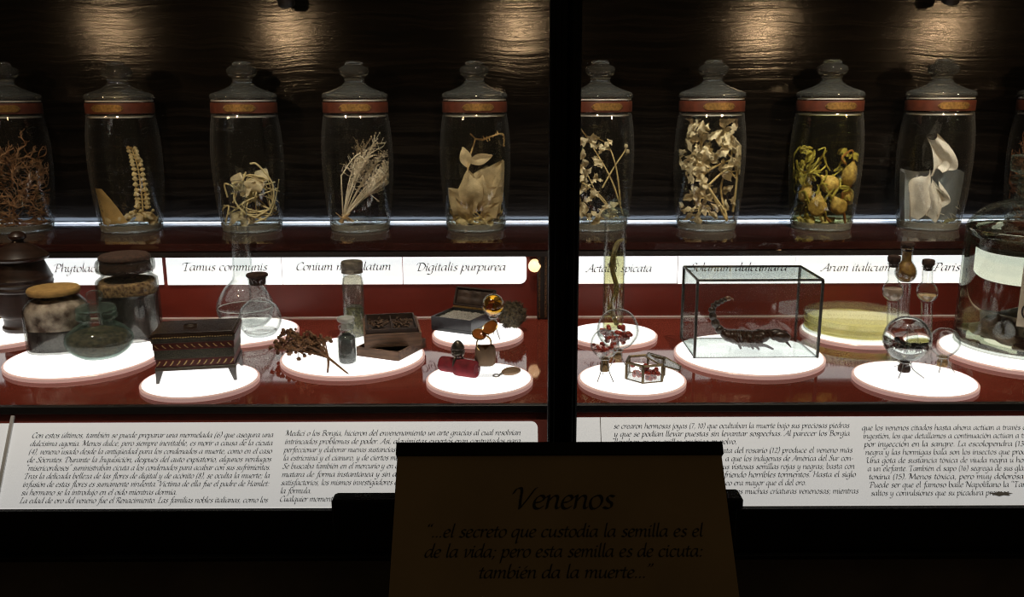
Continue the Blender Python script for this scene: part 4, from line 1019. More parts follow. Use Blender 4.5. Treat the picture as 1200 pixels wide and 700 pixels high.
# squat jar with ball stopper
o, k, p = put('squat_jar', 118.5, 417, 'squat round jar of dark dried herb with a glass ball stopper', 'jar')
sp = smoothprof([(0, 0), (18, 0), (23, 1.5), (33, 9), (37.5, 18), (36, 26), (28, 34), (20.5, 39), (18.5, 42), (19, 45)], 4) + smoothprof([(19, 45), (22.5, 46), (23, 48), (22, 50.5), (19.5, 51.5), (21.5, 53), (22.5, 55), (21, 57)], 3)
MB(k).lathe(shell(sp, 1.6), 56).build('glass_body', 'aqua_glass', o)
hb = MB(k).lathe(smoothprof([(0, 2.4), (18, 2.6), (31, 9.5), (35, 17.5), (33.5, 24), (27, 29), (15, 32), (0, 33)], 4), 40)
hb.v = [a * (1 + .03 * noise.noise(a * .3)) for a in hb.v]; hb.build('dried_herb', 'dark_seed', o)
MB(k).lathe(smoothprof([(0, 54), (19, 55.5), (21.5, 57.5), (20, 60), (12, 62), (5.5, 63.5), (4.5, 65.5), (8, 68), (9.3, 72), (8, 76), (4, 78.3), (0, 78.5)], 4), 40).build('stopper', 'aqua_glass', o)

# inlaid chest
FL, FR, BR = at_z(183.5, 451, Z_TOP), at_z(277, 446, Z_TOP), at_z(283.5, 428, Z_TOP)
ang = math.atan2(FR.y - FL.y, FR.x - FL.x); wdt = (FR - FL).length; dep = .085
xd = V((math.cos(ang), math.sin(ang), 0)); yd = V((-math.sin(ang), math.cos(ang), 0))
dep = max(.05, min(.1, (BR - FR).dot(yd)))
cp = (FL + FR) / 2 + yd * dep / 2; cp.z = Z_TOP + .0003; k = mpp(cp + V((0, 0, .02)))
o = thing('inlaid_chest', cp, 'small dark wooden chest with chevron inlay bands and splayed feet', 'chest', None, ang)
W_, D_ = wdt / k, dep / k
LH = 15
def tier(mb, z0, z1, gx): mb.box((0, 0, (z0 + z1) / 2), (W_ + gx, D_ + gx, z1 - z0), bev=.5)
b = MB(k); tier(b, LH, LH + 4, 1); tier(b, LH + 13.5, LH + 15, 0); tier(b, LH + 33, LH + 35.5, 3); tier(b, 52, 55, 4.5)
b.build('body', 'chest_wood', o, smooth=False)
b = MB(k); tier(b, LH + 4, LH + 13.5, -2); tier(b, LH + 24.5, LH + 33, 1); rd = b.build('red_band', 'chest_red', o, smooth=False); rd['label'] = 'dark red inlay bands'
b = MB(k); tier(b, LH + 15, LH + 24.5, -.5); tier(b, 50, 52, 3.5); b.build('green_band', 'chest_green', o, smooth=False)['label'] = 'green grey inlay bands'
iv = MB(k)
for row, (zc, gx, n, hh, dz) in enumerate(((LH + 8.7, -2, 12, 2.6, 1), (LH + 28.7, 1, 11, 2.0, -1))):
    for i in range(n):
        x = -W_ / 2 + (i + .5) * W_ / n
        sh = 1.7 * dz; y = -(D_ + gx) / 2 - .15
        for (za, zb_, s0, s1) in ((-hh, 0, -sh, sh * .4), (0, hh, sh * .4, sh * 1.2)):
            iv.hexa([(x + s0 - .8, y, zc + za), (x + s0 + .8, y, zc + za), (x + s0 + .8, y + .5, zc + za), (x + s0 - .8, y + .5, zc + za)], [(x + s1 - .8, y, zc + zb_), (x + s1 + .8, y, zc + zb_), (x + s1 + .8, y + .5, zc + zb_), (x + s1 - .8, y + .5, zc + zb_)])
for i in range(30):
    x = -W_ / 2 + (i + .5) * W_ / 30; iv.ball((x, -(D_ + 4.5) / 2 - .1, 54.4 + .3 * math.sin(i)), (1.1, .6, .5), 6, 4)
iv.build('chevron_inlay', 'ivory', o, smooth=False)['label'] = 'gold and ivory chevron inlay'
lid = MB(k)
wl, dl = W_ + 5, D_ + 5
lid.hexa([(-wl / 2, -dl / 2, 55.2), (wl / 2, -dl / 2, 55.2), (wl / 2, dl / 2, 55.2), (-wl / 2, dl / 2, 55.2)], [(-wl / 2 + 1, -dl / 2 + 1, 58), (wl / 2 - 1, -dl / 2 + 1, 58), (wl / 2 - 1, dl / 2 - 1, 58), (-wl / 2 + 1, dl / 2 - 1, 58)])
lid.box((0, 0, 58.6), (wl - 7, dl - 7, 1.2), bev=.4)
lo = lid.build('lid', 'chest_lid', o, smooth=False)
mb = MB(k); mb.lathe([(7.5, 59.2), (8, 59.6), (7.5, 60)] , 24, c=(-8, 2, 0)); mb.lathe([(0, 60.2), (3.5, 59.9), (4, 59.2)][::-1], 16, c=(-8, 2, 0)); mb.build('lid_rosette', 'chest_wood', lo)
for sx in (-1, 1):
    for sy in (-1, 1):
        x, y = sx * (W_ / 2 - 4), sy * (D_ / 2 - 4)
        MB(k).hexa([(x + sx * 3 - 1.5, y + sy * 2 - 1.5, 0), (x + sx * 3 + 1.5, y + sy * 2 - 1.5, 0), (x + sx * 3 + 1.5, y + sy * 2 + 1.5, 0), (x + sx * 3 - 1.5, y + sy * 2 + 1.5, 0)],
                   [(x - 4, y - 4, LH + .2), (x + 4, y - 4, LH + .2), (x + 4, y + 4, LH + .2), (x - 4, y + 4, LH + .2)]).build('foot', 'pewter', o, smooth=False)

# tall volumetric flask
o, k, p = put('long_necked_flask', 289, 381, 'tall long-necked clear glass flask with little liquid', 'flask')
kk = .97
fp = smoothprof([(0, 0), (20, 0), (24, 1.5), (30, 9), (32.5, 20), (31, 30), (23, 44), (14.5, 53), (11.5, 60), (10.8, 75)], 4) + [(10.4, 100), (9.8, 130), (9.2, 156)] + smoothprof([(9.2, 156), (10, 157), (10.6, 160), (9.6, 163), (8.6, 164)], 3)
MB(k).lathe(shell(fp, 1.2), 56).build('glass_body', 'glass', o)
MB(k).lathe(smoothprof([(0, 1.9), (20, 1.9), (23, 3), (28.4, 9.5), (31, 19), (31, 21.5), (0, 21.5)], 4), 48).build('liquid', 'liquid_clear', o)
MB(k).lathe([(30.4, 21.3), (31.1, 21.0), (31.1, 22.0), (30.4, 21.7)], 48).build('liquid_edge', 'meniscus', o)
MB(k).lathe(smoothprof([(0, 155), (7.5, 157), (8, 165), (8.6, 167), (6, 169), (0, 169.5)], 3), 24).build('stopper', 'glass', o)
# small round flask
o, k, p = put('round_flask', 306, 393, 'small round clear flask with a dark cork', 'flask')
fp = smoothprof([(0, 0), (12, 0), (18, 3), (23.6, 12), (24.4, 21), (21.4, 32.5), (14.5, 39.5), (10.6, 43), (10, 50), (10.4, 66), (11.2, 68), (10.4, 69)], 4)
MB(k).lathe(shell(fp, 1.1), 48).build('glass_body', 'glass', o)
MB(k).lathe(smoothprof([(0, 2), (11.5, 2), (16, 4), (18, 6), (0, 6)], 3), 40).build('liquid', 'water', o)
MB(k).lathe(smoothprof([(0, 61), (8.6, 61), (9.6, 69.5), (12, 70.5), (11.5, 74), (0, 75)], 3), 28).build('cork', 'cork_dark', o)
# tall capped bottle
o, k, p = put('capped_bottle', 416, 394, 'tall narrow clear bottle of grey herb with a metal screw cap', 'bottle')
MB(k).lathe(shell(smoothprof([(0, 0), (10, 0), (12.2, 1.5), (12.4, 60), (12, 68), (11, 71), (11, 76)], 4), 1.1), 40).build('glass_body', 'glass', o)
MB(k).lathe(smoothprof([(0, 2), (10.8, 2.2), (11, 30), (8, 36), (0, 38)], 4), 32).build('herb', 'green_herb', o)
MB(k).lathe(smoothprof([(0, 70), (10.6, 69.8), (10.8, 40), (8, 37), (0, 38)][::-1], 4), 32).build('paper_roll', thin_glass('yellowed_film', (.86, .83, .74), (.6, .55, .45), .2, .3, .15), o)
mb = MB(k); mb.lathe([(0, 76.5), (12.2, 76), (12.6, 77), (12, 78.2), (12.6, 79.5), (12, 80.7), (12.6, 82), (12.6, 88), (11.6, 89.5), (0, 90)], 40); mb.build('screw_cap', 'cap', o)
# small vial with disc stopper
o, k, p = put('powder_vial', 407.5, 425, 'small square-shouldered vial of grey green powder with disc stopper', 'vial')
MB(k).lathe(shell(smoothprof([(0, 0), (9, 0), (10.6, 1.2), (10.8, 28), (10, 32), (7.4, 35), (7, 40), (9, 42), (9, 44.5), (7, 45.5)], 4), 1.1), 40, sq=.8).build('glass_body', 'glass', o)
MB(k).lathe(smoothprof([(0, 1.8), (9, 2), (9.4, 27), (8.6, 30.5), (5.6, 33.5), (4.6, 35), (0, 36)], 4), 32, sq=.8).build('powder', 'slate_powder', o)
MB(k).lathe(smoothprof([(0, 40), (5.6, 40), (6, 46), (5, 48.5), (9.2, 50), (10.2, 52.5), (9, 55), (0, 56.5)], 4), 36).build('stopper', thin_glass('frosted_stopper', (.8, .82, .8), (.5, .53, .5), .1, .9, .4, (.65, .66, .62)), o)
# dried umbel bunch
o, k, p = put('dried_umbel', 372, 424, 'bunch of brown dried flower umbels lying on the disc edge', 'dried flowers')
r = random.Random(3); st, fl_ = MB(k), MB(k)
def grd(u, v, h):                       # a local point above the disc surface
    q = (at_z(u, v, Z_TOP) - p) / k; q.z += h; return q
tie = grd(385, 427, 8)
st.tube([grd(410, 439, 0 - 1), grd(398, 434, 4), tie], (.8, 1.6), 6, 5); st.tube([grd(384, 438, 1.5), grd(385, 432, 5), tie], (.9, 1.6), 6, 5)
heads = [(336, 392, 14), (345, 400, 16), (330, 404, 12), (352, 404, 20), (362, 398, 18), (368, 404, 17), (376, 402, 14), (382, 404, 16), (340, 412, 10), (350, 414, 10), (366, 412, 12), (326, 410, 8), (357, 408, 22), (346, 390 + 8, 20), (374, 410, 12), (344, 406, 6)]
for i, (u, v, h) in enumerate(heads):
    e = grd(u, v + h * .75, h)
    st.tube([tie, tie.lerp(e, .5) + V((0, 0, r.uniform(-1, 4))), e], (1.3, .7), 6, 5)
    for j in range(17):
        d = V((r.gauss(0, 1), r.gauss(0, 1), r.gauss(.2, 1))).normalized() * r.uniform(3, 9.5); c = e + d
        c.z = max(c.z, 1.2); st.tube([e, c], .35, 4); fl_.ball(c, r.uniform(1.5, 2.8), 7, 5, bump=.45, bs=2, seed=i * 20 + j)
st.build('stems', 'umber_herb', o); fl_.build('flower_heads', 'umber_herb', o)
# two wooden boxes
def tray(name, mb, x0, x1, y0, y1, z0, z1, t, floor_z):
    mb.box(((x0 + x1) / 2, (y0 + y1) / 2, (z0 + floor_z) / 2), (x1 - x0, y1 - y0, floor_z - z0), bev=.25)
    for (a, b_, c, d) in ((x0, x1, y0, y0 + t), (x0, x1, y1 - t, y1), (x0, x0 + t, y0 + t, y1 - t), (x1 - t, x1, y0 + t, y1 - t)):
        mb.box(((a + b_) / 2, (c + d) / 2, (floor_z + z1) / 2), (b_ - a, d - c, z1 - floor_z), bev=.25)
A, B, C = at_z(418, 417.5, Z_TOP), at_z(467, 424, Z_TOP), at_z(498, 407, Z_TOP)
ang = math.atan2(B.y - A.y, B.x - A.x); xd = V((math.cos(ang), math.sin(ang), 0)); yd = V((-math.sin(ang), math.cos(ang), 0))
k = mpp(B); w = (B - A).length; d_ = (C - B).dot(yd)
o = thing('wooden_tray', A.lerp(B, .5) + V((0, 0, .0003)), 'lower shallow worn wooden box turned with a corner to the viewer', 'wooden box', None, ang)
mb = MB(k); tray('t', mb, -w / 2 / k, w / 2 / k, 0, d_ / k, 0, 11.5, 2, 3); mb.build('box', 'box_wood', o, smooth=False)
MB(k).box((0, d_ / 2 / k, 3.3), (w / k - 4.2, d_ / k - 4.2, .5)).build('dark_floor', 'box_dark', o, smooth=False)
zz = Z_TOP + .0003 + 11.6 * k
A2, B2 = at_z(427, 408.5, zz), at_z(494.5, 405, zz)
ang = math.atan2(B2.y - A2.y, B2.x - A2.x); k = mpp(B2); w = (B2 - A2).length / k
bk = (at_z(473, 366, zz + 21 * k) - A2); d_ = bk.dot(V((-math.sin(ang), math.cos(ang), 0))) / k
ub_ = A2.lerp(B2, .5); ub_.z = zz
o = thing('wooden_tray', ub_, 'upper worn wooden box with dark inset tray of dried leaves', 'wooden box', None, ang)
mb = MB(k); tray('t', mb, -w / 2, w / 2, 0, d_, 0, 16, 2.4, 4); mb.build('box', 'box_wood', o, smooth=False)
mb = MB(k); tray('t', mb, -w / 2 + 2.6, w / 2 - 4, 2.6, d_ - 2.6, 5, 21, 1.8, 14); mb.box((0, d_ / 2, 16.5), (1.4, d_ - 9, 5)); mb.build('inset_tray', 'box_dark', o, smooth=False)
r = random.Random(5)
for sx, n, lb in ((-w * .23, 60, 'small heap of dark dried leaves in the left compartment of the wooden tray'), (w * .2, 60, 'small heap of dark dried leaves in the right compartment of the wooden tray')):
    c0 = ub_ + Matrix.Rotation(ang, 3, 'Z') @ (V((sx, d_ / 2, 14.1)) * k)
    h = MB(k)
    for i in range(n):
        a = V((r.gauss(0, 5), r.gauss(0, 6), abs(r.gauss(0, 3)))); a.x = max(-11, min(11, a.x)); a.y = max(-d_ / 2 + 6, min(d_ / 2 - 6, a.y)); e = a + V((r.uniform(-6, 6), r.uniform(-5, 5), r.uniform(0, 5)))
        e.x = max(-12, min(12, e.x)); h.leaf(a, e, r.uniform(.8, 2), (0, -.3, 1), .3, i, 4, 2)
    tag(h.build('leaf_heap', 'herb_dark', None), lb, 'dried leaves', None, 'stuff').location = c0
# open black box
A, B, C = at_z(505.5, 387, Z_TOP), at_z(552, 393, Z_TOP), at_z(573, 380.5, Z_TOP)
ang = math.atan2(B.y - A.y, B.x - A.x); xd = V((math.cos(ang), math.sin(ang), 0)); yd = V((-math.sin(ang), math.cos(ang), 0)); k = mpp(B); w = (B - A).length / k; d_ = (C - B).dot(yd) / k
o = thing('open_box', A.lerp(B, .5) + V((0, 0, .0003)), 'small blue-black box, lid open, holding pale crystals', 'box', None, ang)
mb = MB(k); tray('t', mb, -w / 2, w / 2, 0, d_, 0, 17, 2, 4); mb.build('box', 'black_lacquer', o, smooth=False)
mb = MB(k); mb.box((0, d_ - .8, 17.8), (w - 1, 2.6, 1.6), bev=.4); mb.tube([(-w / 2 + 3, d_ - .8, 18.4), (w / 2 - 3, d_ - .8, 18.4)], 1.1, 8); mb.build('hinge_strip', 'gold', o)['label'] = 'gold hinge strip'
R = Matrix.Rotation(math.radians(-24), 3, 'X')
mb = MB(k); hl = 24
for (c, s) in (((0, 1.0, hl / 2), (w, 1.6, hl)), ((0, -2, 1), (w, 4, 2)), ((0, -2, hl - 1), (w, 4, 2)), ((-w / 2 + 1, -2, hl / 2), (2, 4, hl)), ((w / 2 - 1, -2, hl / 2), (2, 4, hl))):
    mb.box(V((0, d_ + 3, 18.5)) + R @ V(c), s, R, bev=.3)
lo = mb.build('lid', 'box_dark', o, smooth=False)
mb = MB(k); vs, fs = [], []
for i in range(17):
    for j in range(9):
        a, b = i / 16, j / 8; vs.append(V((0, d_ + 3, 18.5)) + R @ V(((a - .5) * (w - 5), -1.2 - 1.6 * abs(math.sin(a * PI * 3) * math.sin(b * PI * 2)), 3 + b * (hl - 6))))
for i in range(16):
    for j in range(8): q_ = i * 9 + j; fs.append((q_, q_ + 9, q_ + 10, q_ + 1))
mb.add(vs, fs).build('quilted_lining', 'velvet', lo)
mb = MB(k); vs, fs = [], []; nx, ny = 46, 22
for i in range(nx + 1):
    for j in range(ny + 1):
        a, b = i / nx, j / ny; x, y = (a - .5) * (w - 5), 2.6 + b * (d_ - 5.4)
        vs.append((x, y, 13.5 + 1.6 * math.sin(a * PI) * math.sin(b * PI) + 1.2 * noise.noise(V((x, y, 0)) * .55)))
for i in range(nx):
    for j in range(ny): q_ = i * (ny + 1) + j; fs.append((q_, q_ + ny + 1, q_ + ny + 2, q_ + 1))
co = mb.add(vs, fs).build('crystals', 'crystals', None, smooth=False); co.location = o.location; co.rotation_euler = (0, 0, ang); tag(co, 'pale grey crystals filling the open black box', 'crystals', None, 'stuff')

# bulbs standing neck down on wire tripods
def bulb(name, uc, vc, rpx, ubase, vbase, label, fill=None, glassm='glass', cork='cork', legs=True, corkpx=(5, 12)):
    base = at_z(ubase, vbase, Z_TOP) + V((0, 0, .0003)); d = base.y
    c = at_y(uc, vc, d); k = mpp(c); hc = (c.z - base.z) / k
    o = thing(name, V((c.x, d, base.z)), label, 'glass globe', None)
    R_ = rpx; nr, nl = corkpx
    prof = smoothprof([(nr, hc - R_ - nl * .55), (nr * .95, hc - R_ - 1), (nr * 1.05, hc - R_ * .95), (R_ * .6, hc - R_ * .8), (R_ * .93, hc - R_ * .38), (R_, hc), (R_ * .86, hc + R_ * .5), (R_ * .5, hc + R_ * .87), (0, hc + R_)], 5)
    inn = [(max(0, r - 1.0) if r > 0 else 0, z - (0 if r > 3 else 1.0)) for r, z in prof[::-1]]
    MB(k).lathe(prof + inn, 48).build('glass_bulb', glassm, o)
    MB(k).lathe(smoothprof([(0, hc - R_ - nl), (nr * 1.0, hc - R_ - nl), (nr * 1.05, hc - R_ - nl * .5), (nr * .82, hc - R_ - nl * .4), (nr * .8, hc - R_ + 1), (0, hc - R_ + 1.2)], 3), 20).build('cork', cork, o)
    if fill:
        MB(k).lathe([(max(0, r - 1.2) if r > 0 else 0, z - (0 if r > 3 else 1.2)) for r, z in prof if z > hc - R_ * .97], 48).build('liquid', fill, o)
    for i in range(3):
        a = 2 * PI * i / 3 + PI / 2 + PI
        a = (-.30 * PI, -.70 * PI, .5 * PI)[i]
        foot = V((R_ * .95 * math.cos(a), R_ * .95 * math.sin(a), .5)); top = V((nr * 1.15 * math.cos(a), nr * 1.15 * math.sin(a), hc - R_ - 1))
        mid = foot.lerp(top, .5) + V((-math.cos(a), -math.sin(a), 0)) * R_ * .2
        MB(k).tube([foot, mid, top], .55, 6, 5).build('leg', 'silver', o)
    ring = [V((nr * 1.2 * math.cos(t), nr * 1.2 * math.sin(t), hc - R_ - 1)) for t in [2 * PI * i / 20 for i in range(21)]]
    MB(k).tube(ring, .6, 6).build('collar', 'silver', o)
    return o, k, hc, R_
bulb('amber_globe', 578, 358, 13.5, 578, 396, 'small globe of amber liquid standing neck down before the open box', 'amber', corkpx=(4.2, 10), cork='silver')
BG = bulb('seed_globe', 724, 386, 24.5, 722, 431, 'larger clear globe of red seeds standing neck down', corkpx=(5.5, 11))
SG = bulb('seed_globe', 709, 403, 17.2, 709, 445, 'smaller clear globe of red seeds standing neck down on wire legs', corkpx=(5, 16))
AG = bulb('ant_globe', 1063, 397, 27, 1062, 438, 'liquid filled globe with black ants inside, dark cork below', 'water', cork='cork_dark', corkpx=(6.5, 13))
bulb('clear_globe', 1107, 401, 17.3, 1106, 434, 'small empty clear globe on a tan cork, right of the ant globe', cork='cork', corkpx=(5.5, 12))
# seeds
def seed_mesh(k, rpx, mat):
    o = MB(k).ball((0, 0, 0), (rpx, rpx * .8, rpx * .72), 10, 7, bump=.15, bs=1.5); return o.build('seed', mat, None)
def place_seeds(spec, n, rpx, label, group, seed, zlo, zhi):
    o, k, hc, R_ = spec; r = random.Random(seed); protos = []
    for i in range(n):
        for _ in range(200):
            x, y, z = r.uniform(-1, 1), r.uniform(-1, 1), r.uniform(zlo, zhi)
            if x * x + y * y + z * z < .66 and x * x + y * y > .02: break
        if i < 2:
            s = seed_mesh(k, rpx, 'seed_red' if i else 'seed_dark'); protos.append(s)
        else:
            s = protos[i % 2 if i % 3 else 1].copy(); COL.objects.link(s)
        s.location = o.location + V((x * R_ * k, y * R_ * k, (hc + z * R_) * k)); s.rotation_euler = (r.uniform(0, 6), r.uniform(0, 6), r.uniform(0, 6))
        tag(s, label, 'seed', group)
place_seeds(BG, 46, 3.4, 'red brown seed in the larger globe', 'seeds in the larger globe', 1, -.62, -.02)
place_seeds(SG, 26, 2.7, 'red seed in the smaller globe on wire legs', 'seeds in the smaller globe', 2, -.6, -.08)
# ants
o, k, hc, R_ = AG; r = random.Random(9)
for i, (x, y, z, rz, tl, s) in enumerate(((-9, -6, -2, .4, .5, 1.0), (2, -8, -7, 2.6, -.1, .9), (10, -4, -6, .2, .1, .85), (-4, 4, -9, 1.4, .1, .9), (12, 6, -8, 3.4, 0, .8))):
    a = MB(k * s * 1.5)
    a.ball((0, 0, 0), (2.2, 1.2, 1.2), 10, 7); a.ball((3.3, 0, .3), (1.5, 1.3, 1.2), 10, 7); a.ball((-4, 0, .2), (2.9, 1.8, 1.8), 10, 7); a.tube([(-1.6, 0, 0), (-2.6, 0, .2)], .5, 5)
    for q_ in (-1.2, 0, 1.2):
        for sy in (-1, 1): a.tube([(q_, sy * .8, -.4), (q_ * 2.2, sy * 3, 1.4), (q_ * 3.4, sy * 4.4, -2.6)], .28, 4)
    for sy in (-1, 1): a.tube([(4.2, sy * .6, .9), (5.8, sy * 1.4, 2), (7.2, sy * 1.2, 1.6)], .2, 4)
    ao = a.build('ant', 'ant', None); ao.location = o.location + V((x, y, hc + z)) * k; ao.rotation_euler = (0, tl, rz)
    tag(ao, 'black ant inside the liquid filled globe', 'ant', 'ants in the globe')
# dark fungus lump
o, k, p = put('fungus_lump', 600, 385, 'dark olive shaggy fungus lump at the right end of the rear disc', 'fungus')
mb = MB(k).ball((0, 0, 14.5), (15, 9, 14.5), 40, 26, bump=.30, bs=3.5, seed=2, rot=Matrix.Rotation(.5, 3, 'Y'))
r = random.Random(12)
zmin = min(a.z for a in mb.v)
mb.v = [V((a.x, a.y, a.z - zmin)) for a in mb.v]
base_v = list(mb.v)
for i in range(420):
    a = r.choice(base_v); d = (a - V((0, 0, 14))).normalized(); mb.tube([a, a + (d + V((r.gauss(0, .7), r.gauss(0, .7), r.gauss(0, .7)))) * 2.4], (.5, .25), 4)
mb.v = [V((a.x, a.y, max(0, a.z))) for a in mb.v]
mb.build('cap', 'nest', o)
# red velvet rolls with dark ring
o, k, p = put('velvet_roll', 536, 440, 'crimson velvet roll holding an antique dark ring', 'cushion')
ax = V((1, -.45, 0)).normalized(); R = ax.to_track_quat('Z', 'Y').to_matrix()
def roll(mb, c, L, rr): mb.lathe(smoothprof([(0, -L / 2), (rr * .45, -L / 2 + .5), (rr * .8, -L / 2 - .6), (rr, -L / 2 + 1.6), (rr * 1.02, 0), (rr, L / 2 - 1.6), (rr * .8, L / 2 + .6), (rr * .45, L / 2 - .5), (0, L / 2)], 4), 32, c=c, rot=R)
mb = MB(k); roll(mb, V((-5, 8, 10)), 32, 9.0); mb.build('rear_roll', 'red_velvet', o)
mb = MB(k); roll(mb, V((11, -6, 10.3)), 27, 10); mb.build('front_roll', 'red_velvet', o)
o2 = thing('poison_ring', p, 'dark antique ring with a tall bezel standing between the velvet rolls', 'ring')
rc = V((1, 3, 13)); mb = MB(k); pts = [rc + R @ V((12 * math.cos(t), 12 * math.sin(t), 0)) for t in [2 * PI * i / 28 for i in range(29)]]; mb.tube(pts, 1.5, 8); mb.build('band', 'ring_dark', o2)
mb = MB(k); mb.lathe(smoothprof([(0, 22), (6, 23), (8, 27), (7, 31), (8, 33), (5.5, 38), (2.5, 41), (0, 41.5)], 4), 18, c=(1, 3, 0))
for i in range(40):
    a = r.uniform(0, 2 * PI); z = r.uniform(24, 37); rr = 7.4 - max(0, z - 32) * .5; mb.ball((1 + rr * math.cos(a), 3 + rr * math.sin(a), z), 1.1, 6, 4)
mb.build('bezel', 'ring_dark', o2)
# leather stand on acrylic block with ring
o, k, p = put('ring_stand', 569, 441, 'taupe leather ring holder on a clear acrylic block', 'stand')
MB(k).box((0, 0, 6.5), (18.5, 13, 13), bev=.8).build('acrylic_block', 'acrylic', o, smooth=False)
mb = MB(k); n = 20; sec = []
for z, hw, hd in ((13.2, 9, 5), (15, 11.5, 5.5), (22, 12.5, 5), (30, 12, 4), (35, 10.5, 3), (36.5, 8, 2)):
    sec.append((z, hw, hd))
vs, fs = [], []
for z, hw, hd in sec:
    for i in range(n):
        a = 2 * PI * i / n; x = hw * math.copysign(abs(math.cos(a)) ** .7, math.cos(a)); y = hd * math.sin(a)
        dip = -3 * math.exp(-(x / 3.5) ** 2) * (z > 29) + 3.0 * (z > 29) * (abs(x) / 12)
        vs.append((x, y, z + dip))
for j in range(len(sec) - 1):
    for i in range(n): q_ = (i + 1) % n; fs.append((j * n + i, j * n + q_, j * n + n + q_, j * n + n + i))
fs += [tuple(range(n - 1, -1, -1)), tuple(range((len(sec) - 1) * n, len(sec) * n))]
mb.add(vs, fs).build('leather_holder', 'taupe', o)
o = thing('locket_ring', p, 'gold ring with an open orange amber locket above the leather holder', 'ring')
c = V((-1.5, -1, 40)); R = Matrix.Rotation(.25, 3, 'Z') @ Matrix.Rotation(PI / 2, 3, 'X')
mb = MB(k); mb.tube([c + R @ V((8.6 * math.cos(t), 9.5 * math.sin(t), 0)) for t in [2 * PI * i / 30 for i in range(31)]], 1.0, 8); mb.build('band', 'gold_ring', o)
R1 = Matrix.Rotation(-.9, 3, 'X') @ Matrix.Rotation(.3, 3, 'Y')
for cc, rx, ry, nm in ((V((6, -1, 59)), 9.5, 8, 'open_lid'), (V((-7, -2, 51)), 8, 6.5, 'amber_cup')):
    mb = MB(k); mb.lathe(smoothprof([(0, -2.5), (rx * .6, -2), (rx, .2), (rx * .94, 1.0), (rx * .5, -.2), (0, -.8)], 4), 28, c=cc, rot=Matrix.Rotation(.6, 3, 'X') @ Matrix.Rotation(-.45 if rx > 9 else .2, 3, 'Y'), sx=1); part = mb.build(nm, 'amber_stone', o)
    rg = MB(k); RR = Matrix.Rotation(.6, 3, 'X') @ Matrix.Rotation(-.45 if rx > 9 else .2, 3, 'Y'); rg.tube([cc + RR @ V((rx * math.cos(t), rx * math.sin(t), .6)) for t in [2 * PI * i / 28 for i in range(29)]], .7, 6); rg.build('gold_rim', 'gold_ring', part)
# leather locket lying on disc
o, k, p = put('leather_locket', 597, 440, 'brown teardrop leather locket with metal clasp lying on the disc', 'locket')
R = Matrix.Rotation(.55, 3, 'Z')
mb = MB(k).ball((2, 0, 4.5), (13, 8.5, 4.5), 28, 14)
mb.v = [R @ V((a.x, a.y * (1 - .3 * (a.x < 0) * abs(a.x) / 11), a.z)) for a in mb.v]; mb.build('pouch', 'taupe', o)
mb = MB(k); e = R @ V((-12, 0, 3)); mb.tube([R @ V((-10, -1, 4)), e, R @ V((-15, 0, 2))], (1.8, 1.3), 8, 3)
cc = R @ V((-18, 0, 2)); mb.tube([cc + V((3.6 * math.cos(t), 4.4 * math.sin(t), .5)) for t in [2 * PI * i / 18 for i in range(19)]], 1, 6); mb.build('clasp', 'silver', o)

# centipede cylinder
o, k, p = put('specimen_cylinder', 718, 393, 'tall narrow glass cylinder of olive liquid with a ball stopper', 'cylinder')
cp_ = smoothprof([(0, 0), (16, 0), (18, 1.5), (16, 4), (12.2, 7), (12.3, 12)], 3) + [(12.6, 60), (12.6, 110), (12.4, 138)] + smoothprof([(12.4, 138), (15.5, 140), (17, 142), (15.5, 144), (13, 144.5)], 3)
MB(k).lathe(shell(cp_, 1.1), 48).build('glass_body', 'glass', o)
MB(k).lathe([(0, 9), (11, 9), (11.4, 60), (11.4, 98), (0, 98)], 40).build('liquid', 'water_olive', o)
MB(k).lathe(smoothprof([(0, 136), (10, 138), (14, 143), (14.5, 146), (11, 148), (5.5, 150), (5, 152), (7, 154.5), (6.5, 158), (0, 161)], 4), 36).build('stopper', 'aqua_glass', o)
o = thing('centipede', p, 'olive brown centipede coiled upright in the tall cylinder', 'centipede')
ax = catmull([(4, -1, 14), (-3, -2, 34), (3, -2, 56), (-2, -1, 78), (-1, -2, 98), (3, -2, 110), (9, -2, 114)], 9); mb = MB(k)
for i, c in enumerate(ax):
    d = (ax[min(i + 1, len(ax) - 1)] - ax[max(0, i - 1)]).normalized(); R = d.to_track_quat('Z', 'Y').to_matrix()
    rr = 5 if i < len(ax) - 12 else 5 - .2 * (i - len(ax) + 12)
    mb.ball(c, (rr, rr * .6, 1.9), 12, 6, rot=R)
    if i % 2 == 0 and i < len(ax) - 10:
        for sx in (-1, 1): mb.tube([c + R @ V((sx * rr * .9, 0, 0)), c + R @ V((sx * (rr + 1.8), -1, 1)), c + R @ V((sx * (rr + 2.4), -1.5, -2.5))], (.7, .25), 5)
mb.tube([ax[-1], ax[-1] + V((2, -1, -3)), ax[-1] + V((1, -1, -6))], (.6, .2), 5); mb.tube([ax[-1], ax[-1] + V((3, -1, -1)), ax[-1] + V((3.4, -1, -4))], (.6, .2), 5)
mb.build('body', 'centipede', o)

